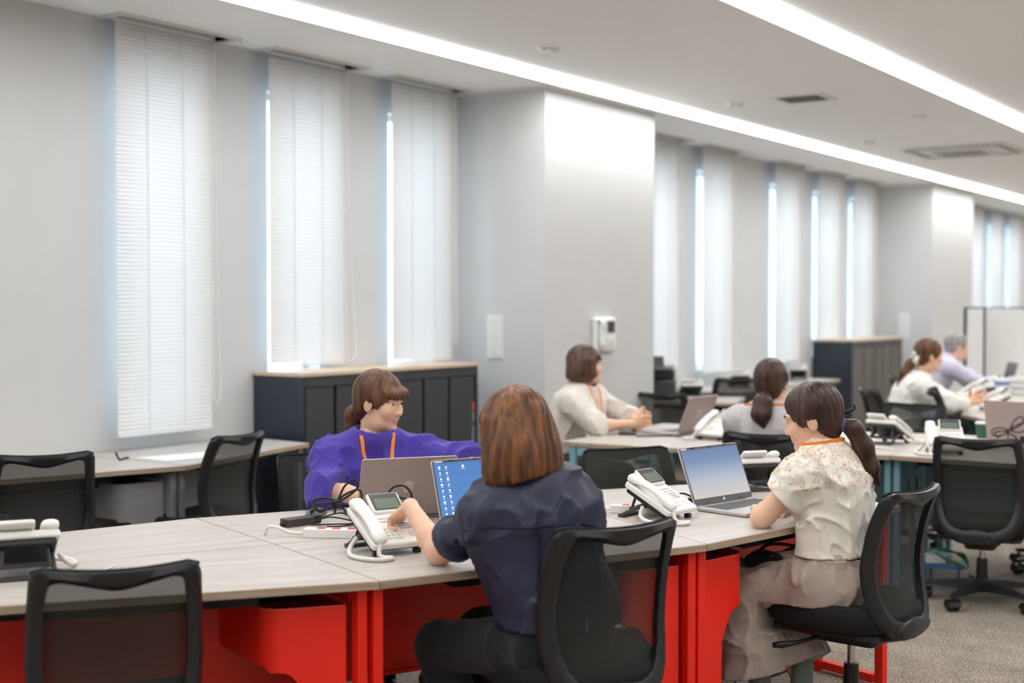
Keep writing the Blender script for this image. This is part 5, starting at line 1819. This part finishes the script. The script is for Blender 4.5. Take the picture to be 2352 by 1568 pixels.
# ---- hair styles
def bob_hair(bottom, tilt=0.0, width=.104, flip=.0, fringe=True, depth=.100, xt=0.0):
    def f(S, c, B):
        T = lambda x, y, z: c + B @ V3(x, y, z)
        S.ell(T(0, -.012, .038), (.088, .106, .094), B, .02)
        for s in (-1, 1):
            S.cap(T(s * .058, -.010, .02), T(s * (width - .045), -.002, bottom + .03), .040, .044 + flip, .03)
            S.cap(T(s * .040, -.055, .0), T(s * .045, -.060, bottom + .02), .045, .048, .03)
            S.cap(T(s * .072, .030, .03), T(s * .078, .042, bottom + .04), .020, .018, .02)
        S.ell(T(0, -.045, bottom * .45), (width, depth * .72, abs(bottom) * .85), B, .03)
        S.ell(T(0, .118, -.030), (.066, .074, .125), B, .015, 'sub')
        S.ell(T(0, .04, -.13), (.055, .055, .08), B, .015, 'sub')
        if fringe:
            S.cap(T(-.044, .072, .050), T(.044, .072, .050), .017, .017, .015)
            S.ell(T(0, .088, .038), (.046, .013, .022), B, .01)
        S.cut(T(0, -.03, bottom), -(B @ V3(xt, tilt, 1.0)))
    return f
def tied_hair(fringe=False):
    def f(S, c, B):
        hair_cap(S, c, B, fringe)
    return f
def tail_pts(pts, radii, local=True, k=.02):
    def f(S, c, B):
        P = [c + B @ V3(*p) if local else np.array(p) for p in pts]
        for a, b, ra, rb in zip(P, P[1:], radii, radii[1:]):
            S.cap(a, b, ra, rb, k)
    return f

M_HAIR_DARK2 = hair_mat('hair_umber', rgb(54, 38, 30), rgb(104, 76, 60))
CLOTH = dict(rough=0.9, vary=0.05, vscale=60, bump=0.25, bscale=1200, sheen=0.15)
M_PURPLE = mat('purple_cotton', rgb(72, 56, 158), **CLOTH)
M_NAVY = mat('navy_satin', rgb(44, 47, 72), 0.55, vary=0.06, vscale=40, bump=0.12, bscale=1200)
M_CREAM = mat('cream_cotton', rgb(232, 226, 212), **CLOTH)
M_TAUPE = mat('taupe_cotton', rgb(178, 163, 152), **CLOTH)
M_BLACKPANT = mat('black_trousers', rgb(20, 20, 23), **CLOTH)
M_GREYPANT = mat('dark_grey_trousers', rgb(44, 44, 50), **CLOTH)
M_IVORY = mat('ivory_knit', rgb(226, 218, 208), **CLOTH)
M_GREYTOP = mat('light_grey_cotton', rgb(196, 192, 192), **CLOTH)
M_WHITEKNIT = mat('white_knit', rgb(240, 237, 230), **CLOTH)
M_LAV = mat('lavender_shirt', rgb(216, 214, 236), **CLOTH)
M_PINK = mat('pink_tie', rgb(240, 150, 160), **CLOTH)
M_SOCK = mat('grey_green_sock', rgb(124, 132, 124), **CLOTH)
def lace_mat():
    m, nt, b = nt_of('cream_lace')
    tc = nt.nodes.new('ShaderNodeTexCoord')
    v = nt.nodes.new('ShaderNodeTexVoronoi'); v.feature = 'DISTANCE_TO_EDGE'; v.inputs['Scale'].default_value = 150
    n = nt.nodes.new('ShaderNodeTexNoise'); n.inputs['Scale'].default_value = 34; n.inputs['Detail'].default_value = 2
    nt.links.new(tc.outputs['Object'], n.inputs['Vector'])
    nt.links.new(tc.outputs['Object'], v.inputs['Vector'])
    a = nt.nodes.new('ShaderNodeMath'); a.operation = 'LESS_THAN'; a.inputs[1].default_value = 0.075
    nt.links.new(v.outputs['Distance'], a.inputs[0])
    c = nt.nodes.new('ShaderNodeMath'); c.operation = 'GREATER_THAN'; c.inputs[1].default_value = 0.48
    nt.links.new(n.outputs['Fac'], c.inputs[0])
    mu = nt.nodes.new('ShaderNodeMath'); mu.operation = 'MULTIPLY'
    nt.links.new(a.outputs[0], mu.inputs[0]); nt.links.new(c.outputs[0], mu.inputs[1])
    mix = nt.nodes.new('ShaderNodeMix'); mix.data_type = 'RGBA'
    mix.inputs[6].default_value = rgb(236, 231, 220); mix.inputs[7].default_value = rgb(190, 150, 112)
    nt.links.new(mu.outputs[0], mix.inputs[0]); nt.links.new(mix.outputs[2], b.inputs['Base Color'])
    b.inputs['Roughness'].default_value = 0.9
    bp = nt.nodes.new('ShaderNodeBump'); bp.inputs['Strength'].default_value = 0.4; bp.inputs['Distance'].default_value = 0.002
    nt.links.new(v.outputs['Distance'], bp.inputs['Height']); nt.links.new(bp.outputs[0], b.inputs['Normal'])
    return m
M_LACE = lace_mat()

# ---- the person in navy, dialling
O = V3(3.33, 2.06, 0)
J = rel(O, PEL=(3.33, 2.06, .53), NB=(3.235, 2.135, 1.0), HC=(3.232, 2.162, 1.135), SL=(3.150, 2.215, .902), SR=(3.335, 2.048, .910), EL=(3.238, 2.435, .757), WL=(3.338, 2.625, .868), ER=(3.53, 2.18, .765), WR=(3.70, 2.36, .755))
auto_legs(J, O, 84, kneeL=(3.285, 2.47, .465), kneeR=(3.49, 2.45, .465), ankL=(3.30, 2.36, .10), ankR=(3.50, 2.40, .10))
tn, dn = person('person in a navy blouse with shoulder-length auburn hair, dialling a phone', O, J, (80, -12, -3), dict(fn=bob_hair(-.146, .10, .118, .008, xt=-.16), mat=M_HAIR_AUBURN, n=30, amp=.0022),
       dict(mat=M_NAVY, off=.018, wide=1.24, sleeve=('upper', .66), sr=(.050, .064, 0), cuff=True, collar=True, fold=(10, .020, 3, (1, 1, .6)), hem=.58, h=.0055, name='blouse'),
       dict(mat=M_BLACKPANT, off=.004, fold=(7, .008, 9), waist=.64),
       dict(L=dict(d=(.10, .60, -.42), n=(-.10, -.60, -.75), curl=(.35, .75, .85, .9), thumb=.7), R=dict(d=(.5, .8, -.05), n=(0, 0, -1))), lan=True, bust=.5, lan_drop=.2)
Fn = dn['top']; rt, fw = dn['rt'], dn['fw']; nb = J['NB']
mN = mat('navy_seam', rgb(22, 24, 42), 0.7)
strip_on(Fn, [nb + rt * x + V3(0, 0, -.115 - .35 * max(0, abs(x) - .13)) - fw * .4 for x in np.linspace(-.19, .19, 22)], fw, .0006, tn, 'yoke_seam', mN, .0026)
strip_on(Fn, [nb + rt * .012 + V3(0, 0, -.118 - .02 * i) - fw * .4 for i in range(8)], fw, .0004, tn, 'back_pleat', mN, .0030)

# ---- the person in purple
O = V3(4.29, 3.60, 0)
J = rel(O, PEL=(4.29, 3.60, .53), NB=(4.172, 3.462, .968), HC=(4.178, 3.438, 1.114), SR=(4.050, 3.568, .880), SL=(4.290, 3.358, .895), ER=(3.905, 3.47, .785), WR=(3.965, 3.245, .762), EL=(4.330, 3.105, .865), WL=(4.175, 2.945, .865))
auto_legs(J, O, 240, ankL=(4.16, 3.16, .10), ankR=(4.00, 3.26, .10))
tp, dp = person('person in a purple oversized shirt with orange lanyard and tied brown hair', O, J, (278, -8, 0), dict(fn=tied_hair(True), mat=M_HAIR_BROWN, tail=tail_pts([(-.0, -.085, -.035), (-.012, -.115, -.075), (-.02, -.118, -.125), (-.022, -.105, -.165)], [.024, .036, .030, .008])),
       dict(mat=M_PURPLE, off=.034, wide=1.05, sleeve=('fore', .16), sr=(.064, .076, .070), fold=(9, .024, 11, (1, 1, .7)), neck=.070, neckz=.018, neckf=.018, hem=.50, h=.0062, name='oversized_shirt'),
       dict(mat=M_GREYPANT, off=.006, waist=.64),
       dict(R=dict(d=(.45, -.6, .0), n=(0, 0, -1), curl=(.25, .3, .3, .35)), L=dict(d=(-.6, -.55, -.15), n=(0, 0, -1), curl=(.25, .3, .3, .35))), lan_drop=.34)
cu = MB()

# ---- the person in the cream lace blouse
O = V3(4.61, 1.72, 0)
J = rel(O, PEL=(4.61, 1.72, .53), NB=(4.600, 1.752, .965), HC=(4.585, 1.795, 1.098), SL=(4.450, 1.775, .895), SR=(4.755, 1.745, .895), EL=(4.400, 1.905, .757), WL=(4.585, 1.985, .752), ER=(4.83, 1.93, .765), WR=(4.74, 1.985, .762))
auto_legs(J, O, 92, kneeL=(4.52, 2.045, .46), kneeR=(4.71, 2.05, .46), ankL=(4.53, 1.965, .13), ankR=(4.665, 1.86, .13))
def lace_fn(nbz):
    def f(P):
        return ((P[:, 2] > nbz - .105 + .25 * P[:, 1] * 0)).astype(int)
    return f
tw, dw = person('person in a cream lace-yoke blouse and taupe culottes with a dark ponytail', O, J, (104, -14, 4), dict(fn=tied_hair(False), mat=M_HAIR_DARK, n=30, tail=tail_pts([(.0, -.092, -.040), (.010, -.128, -.070), (.020, -.145, -.140), (.030, -.150, -.220), (.045, -.158, -.285)], [.017, .030, .034, .030, .010])),
       dict(mat=[M_CREAM, M_LACE], matfn=lace_fn(J['NB'][2]), off=.028, wide=1.10, sleeve=('upper', .52), sr=(.066, .073, 0), collar=True, fold=(10, .022, 21, (1, 1, .7)), hem=.625, h=.0055, name='blouse'),
       dict(mat=M_TAUPE, off=.018, fold=(8.5, .024, 31, (1.2, 1, .8)), waist=.655, rk=.080, ra=.118, len=.86, h=.0062, name='culottes', seat=((-.27, -.30, .34), (.30, .215, .453))),
       dict(L=dict(d=(.75, .35, 0), n=(0, 0, -1)), R=dict(d=(-.9, .12, 0), n=(0, 0, -1))), sock=M_SOCK, lan=False)
# waistband, scrunchie, lanyard round the back of the collar
F = dw['top']; rt, fw = dw['rt'], dw['fw']; nb = J['NB']
m = MB()
ring = []
for k in range(33):
    a = 2 * PI * k / 32
    d = V3(math.cos(a), math.sin(a), 0)
    p = dw['bottom'].surf(J['PEL'] + V3(0, 0, .075) + d * .35, -d, .5)
    ring.append(Vector(p))
m.loft([[p + Vector((0, 0, -.014)), p * 1.0 + Vector((p.x, p.y, 0)).normalized() * .003 + Vector((0, 0, -.012)), p + Vector((p.x, p.y, 0)).normalized() * .003 + Vector((0, 0, .014)), p + Vector((0, 0, .016))] for p in ring])
m.build('waistband', M_TAUPE, tw, smooth=40)
def neck_loop(parent, F, J, rt, fw, z0=.030, slope=.012, n=26, a0=150, a1=390):
    """strap round the back of the neck, resting on the collar"""
    m = MB(); rings = []
    for k in range(n + 1):
        a = math.radians(a0 + (a1 - a0) * k / n)
        d = unit(rt * math.cos(a) + fw * math.sin(a))
        z = z0 + slope * -math.sin(a)
        p = F.surf(J['NB'] + V3(0, 0, z) + d * .13, -d, .2) + d * .001
        rings.append([Vector(p + d * .0016 + V3(0, 0, .0085)), Vector(p - d * .0016 + V3(0, 0, .0085)), Vector(p - d * .0016 - V3(0, 0, .0075)), Vector(p + d * .0016 - V3(0, 0, .0075))])
    m.loft(rings)
    return m.build('lanyard', M_ORANGE, parent, smooth=40)
neck_loop(tw, dw['top'], J, rt, fw, .046)
m = MB()
T = lambda x, y, z: Vector(dw['c'] + dw['B'] @ V3(x, y, z))
m.tube([T(.020 * math.cos(a), -.100 + .006 * math.sin(2 * a), -.046 + .020 * math.sin(a)) for a in [2 * PI * i / 16 for i in range(17)]], .007, 8); m.build('hair_tie', mat('hair_tie_blue', rgb(92, 92, 160), 0.8), dw['hair'], smooth=True)
m = MB(); m.tube([T(.0, -.100, -.010), T(.014, -.122, -.008), T(.016, -.150, -.003)], [.006, .007, .005], 6); m.tube([T(.016, -.150, -.003), T(.020, -.148, .012)], .004, 6); m.build('hair_clip', M_GAP, dw['hair'], smooth=True)
# pouch on the lap
t = thing('pouch', 'small black pouch with a strap resting on the lap of the person in cream', 'bag', (4.535, 1.925, .560), 95)
m = MB(); m.rbox(-.055, .055, -.085, .085, 0, .042, .018, 3); m.build('body', M_SEAT, t, smooth=40)
m = MB(); m.rbox(-.058, .058, -.088, -.02, .012, .052, .018, 3); m.build('flap', M_SEAT, t, smooth=40)
m = MB(); m.tube(spline([(.04, .06, .045), (.02, .02, .075), (.0, -.05, .085), (.03, -.12, .07), (.05, -.16, .05)], 6), .006, 6); m.build('strap', M_SEAT, t, smooth=True)
m = MB(); m.tube(spline([(-.04, .07, .04), (-.05, .03, .065), (-.05, -.02, .06), (-.045, -.05, .045)], 6), .005, 6); m.build('strap', M_SEAT, t, smooth=True)

# ---- the person with clasped hands
O = V3(7.10, 4.44, 0)
J = rel(O, PEL=(7.10, 4.44, .53), NB=(7.155, 4.285, .985), HC=(7.155, 4.262, 1.125), SL=(7.315, 4.28, .905), SR=(6.995, 4.255, .905), ER=(7.00, 4.075, .775), WR=(7.205, 3.955, .775), EL=(7.40, 4.06, .775), WL=(7.29, 3.93, .785))
auto_legs(J, O, -84)
tb, db = person('person in an ivory knit with chin-length brown hair and clasped hands', O, J, (-48, 2, 0), dict(fn=bob_hair(-.095, .15, .098, .0), mat=M_HAIR_DARK2, h=.006),
       dict(mat=M_IVORY, off=.026, wide=1.05, sleeve=('fore', .12), sr=(.072, .070, .066), fold=(9, .018, 41, (1, 1, .6)), neck=.068, hem=.55, h=.0075, name='knit_top'),
       dict(mat=M_GREYPANT, off=.004, h=.012),
       dict(R=dict(d=(.35, -.35, .12), n=(.8, .3, .1), curl=(.45, .5, .5, .5), thumb=.4, spread=.25), L=dict(d=(-.25, -.4, .12), n=(-.9, .1, .1), curl=(.4, .45, .5, .5), thumb=.4, spread=.25)), fine=.0055, hb=.011, lan_drop=.22)

# ---- the person in grey, back turned
O = V3(6.36, 2.70, 0)
J = rel(O, PEL=(6.37, 2.70, .53), NB=(6.33, 2.695, .975), HC=(6.355, 2.705, 1.105), SL=(6.305, 2.850, .905), SR=(6.36, 2.540, .905), EL=(6.50, 2.97, .775), WL=(6.72, 2.93, .775), ER=(6.53, 2.45, .775), WR=(6.74, 2.52, .775))
auto_legs(J, O, 8)
tg, dg_ = person('person in a light grey top with a low ponytail, back turned to us', O, J, (10, -6, 0), dict(fn=tied_hair(False), mat=M_HAIR_DARK, h=.0055, tail=tail_pts([(-.0, -.085, -.060), (-.010, -.115, -.100), (-.014, -.125, -.160), (-.004, -.115, -.220)], [.024, .046, .050, .012])),
       dict(mat=M_GREYTOP, off=.022, wide=1.05, sleeve=('fore', .1), sr=(.064, .062, .058), fold=(9, .016, 51, (1, 1, .6)), neck=.070, hem=.55, h=.0075, name='top'),
       dict(mat=M_GREYPANT, off=.004, h=.012), dict(L=dict(d=(.8, -.2, 0), n=(0, 0, -1)), R=dict(d=(.8, .2, 0), n=(0, 0, -1))), fine=.0055, hb=.011, lan=False)
neck_loop(tg, dg_['top'], J, dg_['rt'], dg_['fw'], .018)

# ---- the person in white at the back
O = V3(9.98, 3.22, 0)
J = rel(O, PEL=(9.95, 3.24, .53), NB=(9.955, 3.075, .965), HC=(9.975, 3.01, 1.125), SR=(9.805, 3.01, .895), SL=(10.095, 3.12, .895), ER=(9.86, 2.83, .775), WR=(9.97, 2.70, .79), EL=(10.20, 2.93, .775), WL=(10.08, 2.75, .80))
auto_legs(J, O, -62)
tf, df = person('person in a white cardigan with a long ponytail and white scrunchie, far back', O, J, (-52, -6, 0), dict(fn=tied_hair(False), mat=M_HAIR_BROWN, h=.0065, tail=tail_pts([(.0, -.085, -.030), (-.02, -.125, -.075), (-.03, -.155, -.150), (-.035, -.175, -.235), (-.04, -.19, -.30)], [.024, .036, .036, .026, .010])),
       dict(mat=M_WHITEKNIT, off=.028, wide=1.08, sleeve=('fore', .85), sr=(.076, .066, .044), fold=(8, .018, 61), neck=.064, hem=.52, h=.009, name='cardigan'),
       dict(mat=M_GREYPANT, off=.004, h=.014), dict(R=dict(d=(.3, -.6, .3), n=(.8, .3, 0)), L=dict(d=(-.4, -.6, .2), n=(-.8, .2, 0))), fine=.0065, hb=.012, lan_drop=.2)
m = MB()
T = lambda x, y, z: Vector(df['c'] + df['B'] @ V3(x, y, z))
m.tube([T(.034 * math.cos(a), -.098 + .012 * math.sin(3 * a), -.030 + .034 * math.sin(a)) for a in [2 * PI * i / 20 for i in range(21)]], .018, 8); m.build('scrunchie', M_WHITEKNIT, df['hair'], smooth=True)

# ---- the grey-haired person at the far right
O = V3(11.85, 3.62, 0)
J = rel(O, PEL=(11.85, 3.62, .55), NB=(11.945, 3.455, 1.0), HC=(11.985, 3.375, 1.135), SR=(11.76, 3.36, .955), SL=(12.13, 3.53, .955), ER=(12.00, 3.14, .79), WR=(12.20, 3.02, .79), EL=(12.38, 3.35, .80), WL=(12.52, 3.15, .80))
auto_legs(J, O, -60)
tm, dm = person('grey-haired person in a lavender shirt and pink tie, typing far back', O, J, (-50, -4, 0), dict(fn=lambda S, c, B: hair_cap(S, c, B, False, -.004, .012), mat=M_HAIR_GREY, h=.0065, n=40),
       dict(mat=M_LAV, off=.020, wide=1.12, sleeve=('fore', .92), sr=(.072, .060, .042), collar=True, fold=(7, .010, 71), hem=.52, h=.009, name='dress_shirt'),
       dict(mat=M_GREYPANT, off=.006, h=.014), dict(R=dict(d=(.6, -.5, -.05), n=(0, 0, -1)), L=dict(d=(.3, -.7, -.05), n=(0, 0, -1))), fine=.0065, hb=.012, male=True, lan=False, bust=0)
F = dm['top']; rt, fw = dm['rt'], dm['fw']; nb = J['NB']
m = MB()
tie = [F.surf(nb + V3(0, 0, -.02 - .03 * i) + fw * .4, -fw, .5) for i in range(9)]
m.loft([[Vector(p + rt * w + fw * .004), Vector(p - rt * w + fw * .004), Vector(p - rt * w - fw * .004), Vector(p + rt * w - fw * .004)] for p, w in zip(tie, (.014, .018, .020, .022, .025, .028, .032, .034, .034))])
m.build('tie', M_PINK, tm, smooth=40)
